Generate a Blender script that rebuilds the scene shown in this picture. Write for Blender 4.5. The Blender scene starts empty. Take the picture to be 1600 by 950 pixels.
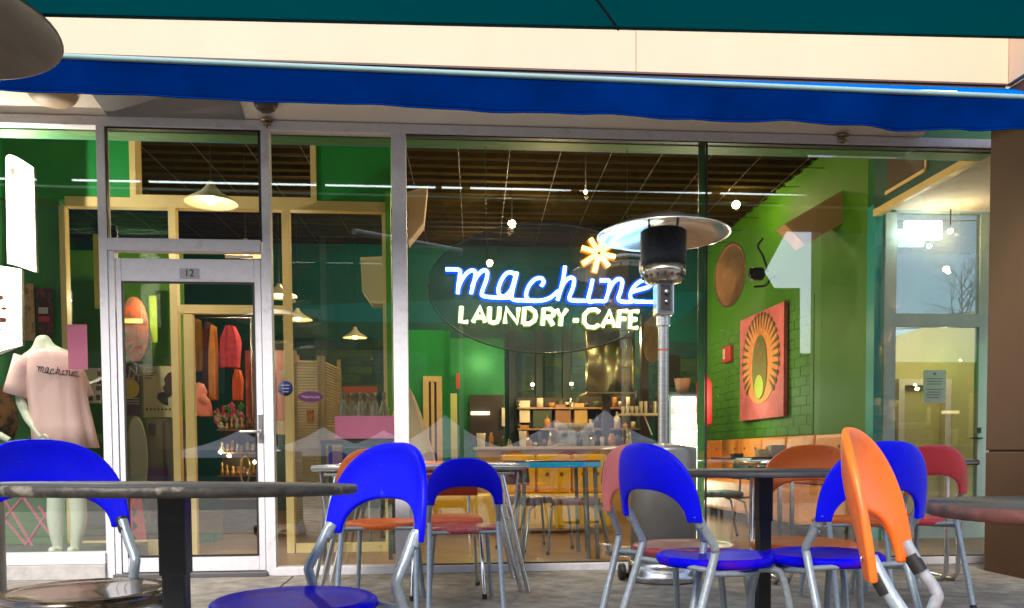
import bpy, bmesh, math, random
from mathutils import Vector as V, Matrix
random.seed(7)
PI = math.pi
sc = bpy.context.scene
COL = sc.collection

# ------------------------------------------------------------------ camera
FPX, CAMZ = 1300.0, 0.8
YAW, PITCH, ROLL, PY0 = 0.0831384, -0.0398274, -0.0063925, 762.19
F_ = V((math.sin(YAW)*math.cos(PITCH), math.cos(YAW)*math.cos(PITCH), math.sin(PITCH)))
R0 = V((math.cos(YAW), -math.sin(YAW), 0)); U0 = R0.cross(F_)
R_ = R0*math.cos(ROLL) + U0*math.sin(ROLL); U_ = U0*math.cos(ROLL) - R0*math.sin(ROLL)
cd = bpy.data.cameras.new('camera'); cam = bpy.data.objects.new('camera', cd); COL.objects.link(cam)
m3 = Matrix((R_, U_, -F_)).transposed()
cam.matrix_world = Matrix.Translation((0, 0, CAMZ)) @ m3.to_4x4()
cd.sensor_width = 36; cd.sensor_fit = 'HORIZONTAL'; cd.lens = 36*FPX/1600
cd.shift_y = (PY0-475)/1600; cd.clip_start = .05; cd.clip_end = 900
sc.camera = cam

def ray(px, py): return F_ + R_*((px-800)/FPX) + U_*((PY0-py)/FPX)
def P(px, py, Y):
    v = ray(px, py); return V((0, 0, CAMZ)) + v*(Y/v.y)
def PZ(px, py, z):
    v = ray(px, py); return V((0, 0, CAMZ)) + v*((z-CAMZ)/v.z)
def PX(px, py, X):
    v = ray(px, py); return V((0, 0, CAMZ)) + v*(X/v.x)

# ------------------------------------------------------------------ light
w = bpy.data.worlds.new('World'); sc.world = w; w.use_nodes = True
nt = w.node_tree; bg = nt.nodes['Background']
sky = nt.nodes.new('ShaderNodeTexSky'); sky.sky_type = 'NISHITA'; sky.sun_disc = False
SUN_EL, SUN_AZ = math.radians(42), math.radians(200)      # from behind the camera, a little to its left
sky.sun_elevation = SUN_EL; sky.sun_rotation = SUN_AZ
sky.dust_density = 3.0; sky.air_density = 1.0
nt.links.new(sky.outputs[0], bg.inputs[0]); bg.inputs[1].default_value = 0.15
sl = bpy.data.lights.new('sun', 'SUN'); sl.energy = 1.5; sl.angle = math.radians(20); sl.color = (1, .95, .88)
so = bpy.data.objects.new('sun', sl); COL.objects.link(so)
sd = V((math.sin(SUN_AZ)*math.cos(SUN_EL), math.cos(SUN_AZ)*math.cos(SUN_EL), math.sin(SUN_EL)))
so.rotation_euler = sd.to_track_quat('Z', 'Y').to_euler(); so.location = (0, -5, 12)
sc.view_settings.view_transform = 'Standard'; sc.view_settings.look = 'None'
sc.view_settings.exposure = 1.15; sc.view_settings.gamma = 1.0
sc.cycles.max_bounces = 10; sc.cycles.transparent_max_bounces = 24; sc.cycles.use_denoising = True
sc.cycles.caustics_reflective = False; sc.cycles.caustics_refractive = False
sc.cycles.sample_clamp_indirect = 6

# ------------------------------------------------------------------ materials
MATS = {}
def M(name, col=(.5, .5, .5), rough=.5, metal=0, var=.0, vscale=6, bump=0, bscale=40, col2=None, c2=(.5, .6),
      spec=.5, emit=None, es=0, coat=0, trans=0, stretch=None):
    if name in MATS: return MATS[name]
    m = bpy.data.materials.new(name); m.use_nodes = True; n = m.node_tree.nodes; l = m.node_tree.links
    b = n['Principled BSDF']; b.inputs['Base Color'].default_value = (*col, 1)
    b.inputs['Roughness'].default_value = rough; b.inputs['Metallic'].default_value = metal
    b.inputs['Specular IOR Level'].default_value = spec; b.inputs['Coat Weight'].default_value = coat
    tc = n.new('ShaderNodeTexCoord'); src = tc.outputs['Object']
    if stretch:
        mp = n.new('ShaderNodeMapping'); mp.inputs['Scale'].default_value = stretch
        l.new(src, mp.inputs[0]); src = mp.outputs[0]
    if var or col2:
        nz = n.new('ShaderNodeTexNoise'); nz.inputs['Scale'].default_value = vscale; nz.inputs['Detail'].default_value = 6
        nz.inputs['Roughness'].default_value = .65; l.new(src, nz.inputs['Vector'])
        cr = n.new('ShaderNodeValToRGB'); l.new(nz.outputs[0], cr.inputs[0])
        if col2:
            cr.color_ramp.elements[0].position, cr.color_ramp.elements[1].position = c2
            cr.color_ramp.elements[0].color = (*col, 1); cr.color_ramp.elements[1].color = (*col2, 1)
            if var:
                n2 = n.new('ShaderNodeTexNoise'); n2.inputs['Scale'].default_value = vscale*3.1; n2.inputs['Detail'].default_value = 5
                l.new(src, n2.inputs['Vector'])
                mr = n.new('ShaderNodeMapRange'); mr.inputs['From Min'].default_value = .3; mr.inputs['From Max'].default_value = .7
                mr.inputs['To Min'].default_value = 1-var; mr.inputs['To Max'].default_value = 1+var; l.new(n2.outputs[0], mr.inputs[0])
                mx = n.new('ShaderNodeVectorMath'); mx.operation = 'SCALE'
                l.new(cr.outputs[0], mx.inputs[0]); l.new(mr.outputs[0], mx.inputs['Scale']); l.new(mx.outputs[0], b.inputs['Base Color'])
            else: l.new(cr.outputs[0], b.inputs['Base Color'])
        else:
            cr.color_ramp.elements[0].position = .3; cr.color_ramp.elements[1].position = .7
            cr.color_ramp.elements[0].color = (*[c*(1-var) for c in col], 1)
            cr.color_ramp.elements[1].color = (*[min(1, c*(1+var)) for c in col], 1)
            l.new(cr.outputs[0], b.inputs['Base Color'])
    if bump:
        nb = n.new('ShaderNodeTexNoise'); nb.inputs['Scale'].default_value = bscale; nb.inputs['Detail'].default_value = 5
        l.new(src, nb.inputs['Vector'])
        bp = n.new('ShaderNodeBump'); bp.inputs['Strength'].default_value = bump; bp.inputs['Distance'].default_value = .01
        l.new(nb.outputs[0], bp.inputs['Height']); l.new(bp.outputs[0], b.inputs['Normal'])
    if emit:
        b.inputs['Emission Color'].default_value = (*emit, 1); b.inputs['Emission Strength'].default_value = es
    MATS[name] = m; return m
def glass(name, tint=(1, 1, 1), ior=1.75, body=0, bodycol=(.5, .5, .5)):
    if name in MATS: return MATS[name]
    m = bpy.data.materials.new(name); m.use_nodes = True; n = m.node_tree.nodes; l = m.node_tree.links
    n.remove(n['Principled BSDF']); out = n['Material Output']
    t = n.new('ShaderNodeBsdfTransparent'); t.inputs[0].default_value = (*tint, 1)
    g = n.new('ShaderNodeBsdfGlossy'); g.inputs['Roughness'].default_value = 0.0
    fr = n.new('ShaderNodeFresnel'); ge = n.new('ShaderNodeNewGeometry'); mt_ = n.new('ShaderNodeMath'); mt_.operation = 'MULTIPLY_ADD'
    mt_.inputs[1].default_value = 1/ior-ior; mt_.inputs[2].default_value = ior
    l.new(ge.outputs['Backfacing'], mt_.inputs[0]); l.new(mt_.outputs[0], fr.inputs[0])
    mx = n.new('ShaderNodeMixShader'); l.new(fr.outputs[0], mx.inputs[0]); 
    if body:
        d = n.new('ShaderNodeBsdfDiffuse'); d.inputs[0].default_value = (*bodycol, 1)
        m2 = n.new('ShaderNodeMixShader'); m2.inputs[0].default_value = body
        l.new(t.outputs[0], m2.inputs[1]); l.new(d.outputs[0], m2.inputs[2]); l.new(m2.outputs[0], mx.inputs[1])
    else: l.new(t.outputs[0], mx.inputs[1])
    l.new(g.outputs[0], mx.inputs[2]); l.new(mx.outputs[0], out.inputs[0])
    MATS[name] = m; return m
def cloth(name, col, tcol, mixf=.4, bump=.3, bscale=18):
    if name in MATS: return MATS[name]
    m = bpy.data.materials.new(name); m.use_nodes = True; n = m.node_tree.nodes; l = m.node_tree.links
    b = n['Principled BSDF']; b.inputs['Roughness'].default_value = .8; b.inputs['Specular IOR Level'].default_value = 0
    tc = n.new('ShaderNodeTexCoord'); nz = n.new('ShaderNodeTexNoise'); nz.inputs['Scale'].default_value = 2.5; nz.inputs['Detail'].default_value = 7
    l.new(tc.outputs['Object'], nz.inputs['Vector']); cr = n.new('ShaderNodeValToRGB')
    cr.color_ramp.elements[0].position = .3; cr.color_ramp.elements[1].position = .72
    cr.color_ramp.elements[0].color = (*[c*.7 for c in col], 1); cr.color_ramp.elements[1].color = (*[c*1.15 for c in col], 1)
    l.new(nz.outputs[0], cr.inputs[0]); l.new(cr.outputs[0], b.inputs['Base Color'])
    nb = n.new('ShaderNodeTexNoise'); nb.inputs['Scale'].default_value = bscale; l.new(tc.outputs['Object'], nb.inputs['Vector'])
    bp = n.new('ShaderNodeBump'); bp.inputs['Strength'].default_value = bump; bp.inputs['Distance'].default_value = .02
    l.new(nb.outputs[0], bp.inputs['Height']); l.new(bp.outputs[0], b.inputs['Normal'])
    t = n.new('ShaderNodeBsdfTranslucent'); t.inputs[0].default_value = (*tcol, 1)
    mx = n.new('ShaderNodeMixShader'); mx.inputs[0].default_value = mixf
    l.new(b.outputs[0], mx.inputs[1]); l.new(t.outputs[0], mx.inputs[2]); l.new(mx.outputs[0], n['Material Output'].inputs[0])
    MATS[name] = m; return m
def emis(name, col, s, diff=None):
    return M(name, diff or col, .5, emit=col, es=s)

GREY = M('painted_steel', (.36, .42, .47), .38, .35, col2=(.3, .15, .11), c2=(.685, .72), vscale=22, bump=.15, bscale=60, var=.12)
CHROME = M('chrome', (.72, .73, .75), .14, 1, var=.15, vscale=14)
STEEL = M('brushed_steel', (.62, .6, .58), .3, 1, var=.2, vscale=9, stretch=(1, 1, 12))
BLACKM = M('black_paint', (.012, .013, .015), .45, 0, col2=(.35, .36, .36), c2=(.71, .74), vscale=24, var=.3, bump=.2)
BLK = M('black_plain', (.015, .014, .014), .5)
BLUE = M('blue_plastic', (.0003, .002, .92), .42, 0, col2=(.05, .08, .7), c2=(.64, .70), var=.08, vscale=16, bump=.05, bscale=120, spec=.2)
BLUES = M('blue_seat', (.003, .003, .8), .42, 0, spec=.03, col2=(.1, .01, .35), c2=(.5, .68), vscale=5, var=.1, bump=.05)
ORNG = M('orange_plastic', (.88, .17, .02), .38, 0, col2=(.6, .09, .02), c2=(.55, .75), var=.05, vscale=7, bump=.05, bscale=110, spec=.4)
REDP = M('red_plastic', (.82, .045, .06), .36, 0, col2=(.5, .08, .07), c2=(.5, .7), vscale=5, bump=.05)
CORAL = M('coral_plastic', (.92, .24, .24), .36, 0, var=.12, vscale=4)
CORALS = M('coral_seat', (.5, .06, .07), .3, 0, col2=(.55, .25, .2), c2=(.5, .7), vscale=7)
DKSEAT = M('dark_seat', (.02, .015, .012), .16, 0, col2=(.16, .09, .03), c2=(.45, .65), vscale=5, coat=.5)
ORVIN = M('orange_vinyl', (.5, .1, .035), .42, 0, var=.15, vscale=8, bump=.1)
BRVIN = M('brown_vinyl', (.2, .05, .03), .4, 0, var=.15, vscale=8)
TEALV = M('teal_vinyl', (.01, .12, .12), .4)
YELV = M('yellow_vinyl', (.95, .56, .015), .4, 0, var=.1, vscale=5, bump=.1, bscale=10)
AMBER = M('orange_bench_vinyl', (.92, .33, .05), .4, 0, var=.1, vscale=5)
FRAME = M('white_frame', (.66, .65, .69), .42, 0, col2=(.47, .455, .47), c2=(.58, .78), var=.05, vscale=8, bump=.03)
YFR = M('yellow_frame', (.85, .66, .28), .5, 0, var=.08, vscale=4)
SOFF = M('soffit_paint', (.8, .71, .6), .8, 0, var=.05, vscale=2)
FASC = M('fascia_peach', (.64, .475, .325), .75, 0, var=.05, vscale=1.1, stretch=(1, 1, .35))
BROWN = M('pillar_brown', (.088, .041, .022), .55, 0, var=.1, vscale=2, bump=.06, bscale=90)
CONC = M('kerb_concrete', (.42, .41, .4), .9, 0, var=.2, vscale=12, bump=.3)
GRN = M('green_paint', (.004, .30, .05), .6, 0, var=.15, vscale=2)
GRNB = M('green_brick', (.06, .215, .012), .62, 0, var=.16, vscale=3, bump=.3, bscale=30)
GRNR = M('lime_wall', (.055, .215, .0), .6, 0, var=.12, vscale=1.5)
TEAL = M('teal_paint', (.0, .085, .07), .6, 0, var=.15, vscale=2)
DTEAL = M('dark_teal_brick', (.012, .05, .05), .65, 0, var=.3, vscale=6, bump=.3, bscale=30)
CEIL = M('brown_ceiling', (.036, .026, .008), .8, 0, var=.3, vscale=3, spec=0)
BATT = M('ceiling_batten', (.034, .025, .009), .8, 0, var=.3, vscale=8, spec=0)
FLOORI = M('interior_floor', (.24, .12, .05), .35, 0, var=.25, vscale=3)
WHT = M('white_plastic', (.75, .73, .7), .5, 0, var=.04)
CREAM = M('cream_paint', (.72, .6, .42), .6, 0, var=.08)
PINK = M('pink_panel', (.8, .22, .42), .6, 0, var=.06, vscale=9)
SALMON = M('salmon_panel', (.8, .25, .2), .6, 0, var=.06)
WOODB = M('brown_board', (.32, .18, .08), .5, 0, var=.2, vscale=8)
MGLASS = glass('window_glass', (.97, .99, .96), 2.35)
CGLASS = glass('clear_glass', (.95, .98, .96), 1.5)

# ------------------------------------------------------------------ mesh builder
class B:
    def __init__(s): s.v = []; s.f = []; s.sm = []
    def add(s, vs, fs, smooth=False):
        o = len(s.v); s.v += [V(v) for v in vs]; s.f += [tuple(i+o for i in f) for f in fs]; s.sm += [smooth]*len(fs); return s
    def box(s, a, b, rot=None, bev=0):
        a = V(a); b = V(b); lo = V([min(a[i], b[i]) for i in range(3)]); hi = V([max(a[i], b[i]) for i in range(3)])
        c = (lo+hi)/2; h = (hi-lo)/2
        if bev:
            bm = bmesh.new(); bmesh.ops.create_cube(bm, size=1)
            for v in bm.verts: v.co = V((v.co.x*2*h.x, v.co.y*2*h.y, v.co.z*2*h.z))
            bmesh.ops.bevel(bm, geom=bm.edges[:], offset=min(bev, min(h)*.95), segments=2, affect='EDGES', profile=.6)
            vs = [v.co.copy() for v in bm.verts]; fs = [[v.index for v in f.verts] for f in bm.faces]; bm.free()
        else:
            vs = [V((x*h.x, y*h.y, z*h.z)) for x in (-1, 1) for y in (-1, 1) for z in (-1, 1)]
            fs = [(0, 1, 3, 2), (4, 6, 7, 5), (0, 4, 5, 1), (2, 3, 7, 6), (0, 2, 6, 4), (1, 5, 7, 3)]
        if rot is not None: vs = [rot @ v for v in vs]
        return s.add([c+v for v in vs], fs)
    def tube(s, pts, r, seg=10, closed=False, smoothn=0, cap=True, flat=1):
        pts = [V(p) for p in pts]
        if smoothn: pts = catmull(pts, smoothn)
        n = len(pts); rr = r if isinstance(r, (list, tuple)) else None
        up = None; vs = []; fs = []
        for i, p in enumerate(pts):
            t = ((pts[(i+1) % n] if (closed or i < n-1) else p) - (pts[i-1] if (closed or i > 0) else p))
            if t.length < 1e-9: t = V((0, 0, 1))
            t.normalize()
            if up is None: up = t.orthogonal().normalized()
            else:
                up = up - t*up.dot(t)
                up = up.normalized() if up.length > 1e-6 else t.orthogonal().normalized()
            bn = t.cross(up)
            rad = rr[min(len(rr)-1, int(round(i*(len(rr)-1)/max(1, n-1))))] if rr else r
            for k in range(seg):
                a = 2*PI*k/seg; vs.append(p + up*math.cos(a)*rad + bn*math.sin(a)*rad*flat)
        m = n if closed else n-1
        for i in range(m):
            for k in range(seg):
                a = i*seg+k; b_ = i*seg+(k+1) % seg; c = ((i+1) % n)*seg+(k+1) % seg; d = ((i+1) % n)*seg+k
                fs.append((a, b_, c, d))
        s.add(vs, fs, True)
        if cap and not closed: s.add(vs, [tuple(range(seg-1, -1, -1)), tuple(range((n-1)*seg, n*seg))])
        return s
    def lathe(s, prof, o=(0, 0, 0), seg=32, mat=None, smooth=True, arc=2*PI):
        o = V(o); n = len(prof); full = arc > 6.28; ns = seg if full else seg+1; vs = []; fs = []
        for k in range(ns):
            a = arc*k/seg
            for r, z in prof:
                p = V((r*math.cos(a), r*math.sin(a), z)); vs.append(o + (mat @ p if mat is not None else p))
        for k in range(seg):
            for i in range(n-1):
                a = k*n+i; b_ = ((k+1) % ns)*n+i; fs.append((a, b_, b_+1, a+1))
        return s.add(vs, fs, smooth)
    def grid(s, rows, closed=False, smooth=True):
        n = len(rows[0]); vs = [p for r in rows for p in r]; fs = []
        for i in range(len(rows)-1):
            for k in range(n if closed else n-1):
                fs.append((i*n+k, i*n+(k+1) % n, (i+1)*n+(k+1) % n, (i+1)*n+k))
        return s.add(vs, fs, smooth)
    def prism(s, poly, off):
        off = V(off); n = len(poly); p = [V(q) for q in poly]; q = [a+off for a in p]
        fs = [tuple(range(n)), tuple(range(2*n-1, n-1, -1))] + [(i, i+n, (i+1) % n+n, (i+1) % n) for i in range(n)]
        return s.add(p+q, fs)
def catmull(p, n):
    out = []; q = [p[0]*2-p[1]]+p+[p[-1]*2-p[-2]]
    for i in range(1, len(q)-2):
        a, b, c, d = q[i-1:i+3]
        for k in range(n):
            t = k/n; out.append(.5*((2*b)+(c-a)*t+(2*a-5*b+4*c-d)*t*t+(3*b-a-3*c+d)*t**3))
    return out+[p[-1]]
def wloc(o):
    l = V((0, 0, 0))
    while o: l = l + o.location; o = o.parent
    return l
def obj(name, b, mat, parent=None, label=None, cat=None, group=None, kind=None, base=None, solid=0, sub=0):
    me = bpy.data.meshes.new(name)
    if parent is None:
        if base is None:
            xs = [v.x for v in b.v]; ys = [v.y for v in b.v]; zs = [v.z for v in b.v]
            base = V(((min(xs)+max(xs))/2, (min(ys)+max(ys))/2, min(zs)))
        L = V(base)
    else: L = wloc(parent)
    me.from_pydata([v-L for v in b.v], [], b.f); me.update()
    for i, pl in enumerate(me.polygons): pl.use_smooth = b.sm[i]
    bm = bmesh.new(); bm.from_mesh(me)
    bmesh.ops.recalc_face_normals(bm, faces=bm.faces[:]); bm.to_mesh(me); bm.free()
    me.materials.append(mat)
    o = bpy.data.objects.new(name, me); COL.objects.link(o)
    if parent is None: o.location = L
    else: o.parent = parent
    if solid:
        md = o.modifiers.new('thick', 'SOLIDIFY'); md.thickness = solid; md.offset = 0
    if sub:
        md = o.modifiers.new('sub', 'SUBSURF'); md.levels = sub; md.render_levels = sub
    tag(o, label, cat, group, kind); return o
def tag(o, label=None, cat=None, group=None, kind=None):
    if label: o['label'] = label
    if cat: o['category'] = cat
    if group: o['group'] = group
    if kind: o['kind'] = kind
    return o
def thing(name, loc, label, cat, group=None, rz=0):
    o = bpy.data.objects.new(name, None); COL.objects.link(o); o.location = loc; o.rotation_euler = (0, 0, rz)
    o.empty_display_size = .2
    return tag(o, label, cat, group)
def dup(src, parent=None):
    c = src.copy(); COL.objects.link(c)
    if parent is not None: c.parent = parent
    for ch in list(src.children): dup(ch, c)
    return c
def remat(o, old, new):
    for ch in [o]+list(o.children):
        if ch.type == 'MESH' and ch.data.materials and ch.data.materials[0] == old:
            ch.data = ch.data.copy(); ch.data.materials[0] = new
        if ch is not o: remat(ch, old, new)
def text(name, body, size, mat, parent, origin, right, up, thick=.002, align='CENTER', shear=0):
    cu = bpy.data.curves.new(name, 'FONT'); cu.body = body; cu.size = size; cu.extrude = thick
    cu.align_x = align; cu.align_y = 'CENTER'; cu.resolution_u = 3; cu.shear = shear
    t = bpy.data.objects.new(name+'_tmp', cu); COL.objects.link(t)
    dg = bpy.context.evaluated_depsgraph_get(); me = bpy.data.meshes.new_from_object(t.evaluated_get(dg))
    COL.objects.unlink(t); bpy.data.objects.remove(t)
    right = V(right).normalized(); up = V(up).normalized(); nn = right.cross(up); L = wloc(parent)
    for v in me.vertices: c = v.co.copy(); v.co = V(origin)+right*c.x+up*c.y+nn*c.z-L
    me.materials.clear(); me.materials.append(mat)
    o = bpy.data.objects.new(name, me); COL.objects.link(o); o.parent = parent; return o
def rect(px0, py0, px1, py1, Y, d=.02):
    """thin slab facing the camera between two pixels on plane Y (upright, levelled)"""
    a = P(px0, py0, Y); b = P(px1, py1, Y); return B().box((a.x, Y, a.z), (b.x, Y+d, b.z))
def lamp(loc, e, col=(1, .72, .42), size=.02, name='bulb_light', parent=None):
    l = bpy.data.lights.new(name, 'POINT'); l.energy = e; l.color = col; l.shadow_soft_size = size if parent else .008
    o = bpy.data.objects.new(name, l); COL.objects.link(o); o.location = V(loc)-(wloc(parent) if parent else V((0,0,0)))
    if parent: o.parent = parent
    return o

YF = 5.69                     # glass line of the shopfront
ZH = 2.94                     # top of the glass

# ================================================================== SETTING
PAVE = M('pavement', (.32, .295, .255), .75, 0, col2=(.19, .17, .145), c2=(.35, .65), vscale=3.0, var=.35, bump=.8, bscale=60)
gb = B()
xs = [-40, -20] + [-6+i*.5 for i in range(25)] + [10, 20, 40]; ys = [-60, -30, -10, -2] + [i*.5 for i in range(0, 12)]
gb.grid([[V((x, y, 0)) for x in xs] for y in ys+[5.66]])
obj('ground', gb, PAVE, kind='structure')
obj('courtyard', B().box((-60, -70, .001), (60, -1.5, .006)), M('courtyard_dimmer', (.07, .068, .065), .8, var=.3, vscale=.5), kind='structure')  # unseen dark sheet added to cut ground glare mirrored in the glass
# saw-cut joints of the concrete pavement
jb = B()
for x in (-1.0,): jb.box((x, -3, .0015), (x+.008, 5.6, .004))
for y in (2.6,): jb.box((-6, y, .0015), (3.3, y+.008, .0045))
obj('pavement_joints', jb, M('joint_dark', (.06, .055, .05), .9), kind='structure')

fl = B().box((-5.2, 5.74, -.06), (6.5, 13, .0))
obj('interior_floor', fl, FLOORI, kind='structure')
obj('ceiling', B().box((-5.2, 6.0, 4.0), (4.2, 13, 4.1)), CEIL, kind='structure')
obj('left_wall', B().box((-5.3, 5.75, 0), (-5.2, 13, 4.0)), TEAL, kind='structure')

def brick_wall(name, mortar, a, b, mat, horiz, z0, z1, bw=.30, bh=.098, face=-1, seed=1, limit=298, mat2=None, dep=.008):
    """a..b run along the wall; bricks are children sharing one mesh, proud of the wall"""
    w_ = obj(name, mortar[0], mortar[1], kind='structure')
    rnd = random.Random(seed); L = wloc(w_); me = []
    for k in range(6):
        bb = B(); sx = (bw if k < 3 else bw/2)-.008; sz = bh-.008
        d = dep+.002*(k % 3)
        if horiz == 'x': bb.box((0, 0, 0), (sx, d, sz), bev=.004)
        else: bb.box((0, 0, 0), (d, sx, sz), bev=.004)
        mm = bpy.data.meshes.new('brick'); mm.from_pydata(bb.v, [], bb.f); mm.materials.append(mat if k % 3 < 2 or not mat2 else mat2); me.append(mm)
    cnt = 0; r = 0; z = z0
    while z < z1-bh*.6 and cnt < limit:
        s = a; first_ = r % 2
        while s < b-bw*.45 and cnt < limit:
            half = first_ or s+bw > b+.001; first_ = 0; step = bw/2 if half else bw
            if 1:
                o = bpy.data.objects.new('brick', rnd.choice(me[3:] if half else me[:3])); COL.objects.link(o); o.parent = w_
                o.location = (V((s, face-dep, z)) if horiz == 'x' else V((face-dep, s, z)))-L; cnt += 1
            s += step
        z += bh; r += 1
    return w_
# back wall: dark teal band above, brick below
XS = 3.95; YB = 12.5
brick_wall('back_wall', (B().box((-5.2, YB, 0), (XS, YB+.15, 4.0)), TEAL), -3.06, XS, DTEAL, 'x', 1.25, 2.55, bw=.34, bh=.125, face=YB, seed=3, mat2=M('olive_brick', (.03, .07, .03), .65, var=.3))
brick_wall('side_wall', (B().box((XS, 7.5, 0), (XS+.18, YB, 4.0)), GRNR), 8.6, YB, GRNB, 'y', 1.0, 2.5, bw=.325, bh=.107, face=XS, seed=5, limit=290)
obj('teal_wall_end', B().box((XS-.004, 7.36, 0), (XS+.19, 7.5, 3.06)), M('teal_trim', (.0, .36, .34), .45), kind='structure')

# green bulkhead over the inner partition, with its cut-out
YP = 7.0
def zx(px, py): q = P(px, py, YP); return q.x, q.z
cl = P(205, 310, YP); crr = P(495, 316, YP); xr_ = P(611, 330, YP).x
bh = B()
bh.box((-5.2, YP, 2.86), (cl.x, YP+.1, 4)).box((cl.x, YP, 2.86), (crr.x, YP+.1, crr.z-.0)).box((crr.x, YP, 2.86), (xr_, YP+.1, 4)).box((cl.x, YP, 3.72), (crr.x, YP+.1, 4))
obj('green_bulkhead', bh, GRN, kind='structure')
tr = B()
tr.box((cl.x, YP-.02, crr.z-.02), (crr.x, YP+.12, crr.z+.03)).box((cl.x-.001, YP-.021, crr.z+.03), (cl.x+.045, YP+.121, 3.72)).box((crr.x-.045, YP-.021, crr.z+.03), (crr.x+.001, YP+.121, 3.72))
obj('bulkhead_trim', tr, YFR, kind='structure')
xl = P(100, 600, YP).x
obj('poster_wall', B().box((-5.2, YP+.003, 0), (xl, YP+.1, 2.85)), M('green_left', (.035, .2, .03), .6, var=.3, vscale=1.5), kind='structure')
obj('green_wall', B().box((-5.2, 8.7, 0), (P(284, 500, 8.7).x, 8.8, 2.86)), M('green_mid', (.1, .3, .03), .6, var=.2, vscale=2), kind='structure')
# inner lintel right behind the glass head
obj('inner_lintel', B().box((-5.2, YF+.05, ZH-.01), (XS, YF+.2, 3.2)), M('lintel_green', (.06, .22, .07), .55, var=.1), kind='structure')
obj('lobby_ceiling', B().box((-5.2, YF+.2, 3.75), (XS, 6.0, 3.8)), CEIL, kind='structure')

# inner partition
pt = thing('glazed_partition', (P(350, 700, YP).x, YP, 0), 'yellow framed inner glass partition with open doorway behind the shop door', 'partition')
a = P(104, 327, YP); b_ = P(608, 338, YP)
obj('head_beam', B().box((a.x, YP-.03, 2.80), (b_.x, YP+.06, 2.875)), YFR, pt)
for p0, p1, zt, zb in ((101, 110, 2.80, 0), (270, 281, 2.80, 0), (445, 457, 2.80, 0), (600, 609, 2.80, 0)):
    obj('post', B().box((P(p0, 600, YP).x, YP-.025, zb), (P(p1, 600, YP).x, YP+.055, zt)), YFR, pt)
x0, x1 = P(281, 480, YP).x, P(445, 480, YP).x; zr = P(360, 484, YP).z
obj('transom_rail', B().box((x0, YP-.02, zr-.035), (x1, YP+.05, zr+.035)), YFR, pt)
obj('door_stile', B().box((P(287, 480, YP).x, YP-.015, 0), (P(301, 480, YP).x, YP+.045, zr-.04)), YFR, pt)
obj('bottom_rail', B().box((P(457, 480, YP).x, YP-.02, .0), (P(600, 480, YP).x, YP+.05, .075)), YFR, pt)
obj('bottom_rail', B().box((P(110, 480, YP).x, YP-.02, .0), (P(270, 480, YP).x, YP+.05, .12)), YFR, pt)
obj('pane', B().box((P(457, 480, YP).x, YP+.012, .08), (P(600, 480, YP).x, YP+.018, 2.79)), CGLASS, pt)
obj('pane', B().box((P(110, 480, YP).x, YP+.012, .12), (P(270, 480, YP).x, YP+.018, 2.79)), CGLASS, pt)
obj('side_return', B().box((P(604, 480, YP-.1).x, YP-.12, 0), (P(612, 480, YP-.1).x, YP-.03, 2.94)), M('lime_edge', (.12, .38, .02), .5), pt)

# ceiling: battens and hanging wire grid
g = obj('ceiling_grid', B().tube([(-5, 6.3, 3.72), (XS, 6.3, 3.72)], .008, 6), BLK, label='black wire grid and timber battens hung under the cafe ceiling', cat='ceiling grid')
for i in range(26):
    y = 6.35+i*.235
    obj('batten', B().box((-5.1, y, 3.86), (XS-.02, y+.09, 3.98)), BATT, g)
for i in range(18):
    x = -4.9+i*.5
    obj('wire', B().tube([(x, 6.2, 3.74), (x+.25, 12.4, 3.74)], .0045, 5), BLK, g)
for i in range(10):
    obj('wire', B().tube([(-5, 6.6+i*.6, 3.73), (XS, 6.6+i*.6, 3.73)], .004, 5), BLK, g)

# ================================================================== SHOPFRONT
sf = thing('shopfront', (.8, YF, 0), 'white framed glass shopfront of the green cafe with door number 12', 'shopfront')
def Xf(px): return P(px, 550, YF).x
def mull(px0, px1, py, z0, z1, name='mullion', d0=.03, d1=.05, mt=FRAME):
    a = P(px0, py, YF).x; b = P(px1, py, YF).x
    return obj(name, B().box((a, YF-d0, z0), (b, YF+d1, z1), bev=.003), mt, sf)
mull(-400, 1575, 200, ZH, 3.0, 'head_frame', .034, .06)
mA = mull(152, 165, 205, 0, ZH); mB = mull(408, 421, 205, 0, ZH); mC = mull(611, 634, 210, 0, ZH)
a, b_ = P(165, 400, YF).x, P(408, 400, YF).x
obj('transom_bar', B().box((a, YF-.028, 2.145), (b_, YF+.05, 2.225), bev=.003), FRAME, sf)
xa, xb, xc, xd = P(152, 205, YF).x, P(165, 205, YF).x, P(408, 205, YF).x, P(421, 205, YF).x
xe, xf, xg = P(611, 210, YF).x, P(634, 210, YF).x, 4.3
obj('sill', B().box((-6, YF-.05, .10), (xa, YF+.06, .175), bev=.004), FRAME, sf)
obj('kerb', B().box((-6, YF-.055, 0), (xa, YF+.2, .098), bev=.006), CONC, sf)
obj('sill', B().box((xd, YF-.045, 0.0), (xe, YF+.06, .055), bev=.004), FRAME, sf)
obj('sill', B().box((xf, YF-.045, 0.0), (3.98, YF+.06, .05), bev=.004), FRAME, sf)
obj('pane', B().box((-6, YF, .175), (xa, YF+.008, ZH)), MGLASS, sf)
obj('pane', B().box((xb, YF, 2.225), (xc, YF+.008, ZH)), MGLASS, sf)
obj('pane', B().box((xd, YF, .055), (xe, YF+.008, ZH)), MGLASS, sf)
xj = P(1104, 400, YF).x
obj('pane', B().box((xf, YF, .05), (xj-.006, YF+.008, ZH)), MGLASS, sf)
obj('pane', B().box((xj+.006, YF, .05), (3.93, YF+.008, ZH)), MGLASS, sf)
obj('glass_joint', B().box((xj-.0055, YF-.004, .05), (xj+.0055, YF+.012, ZH)), BLK, sf)
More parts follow.
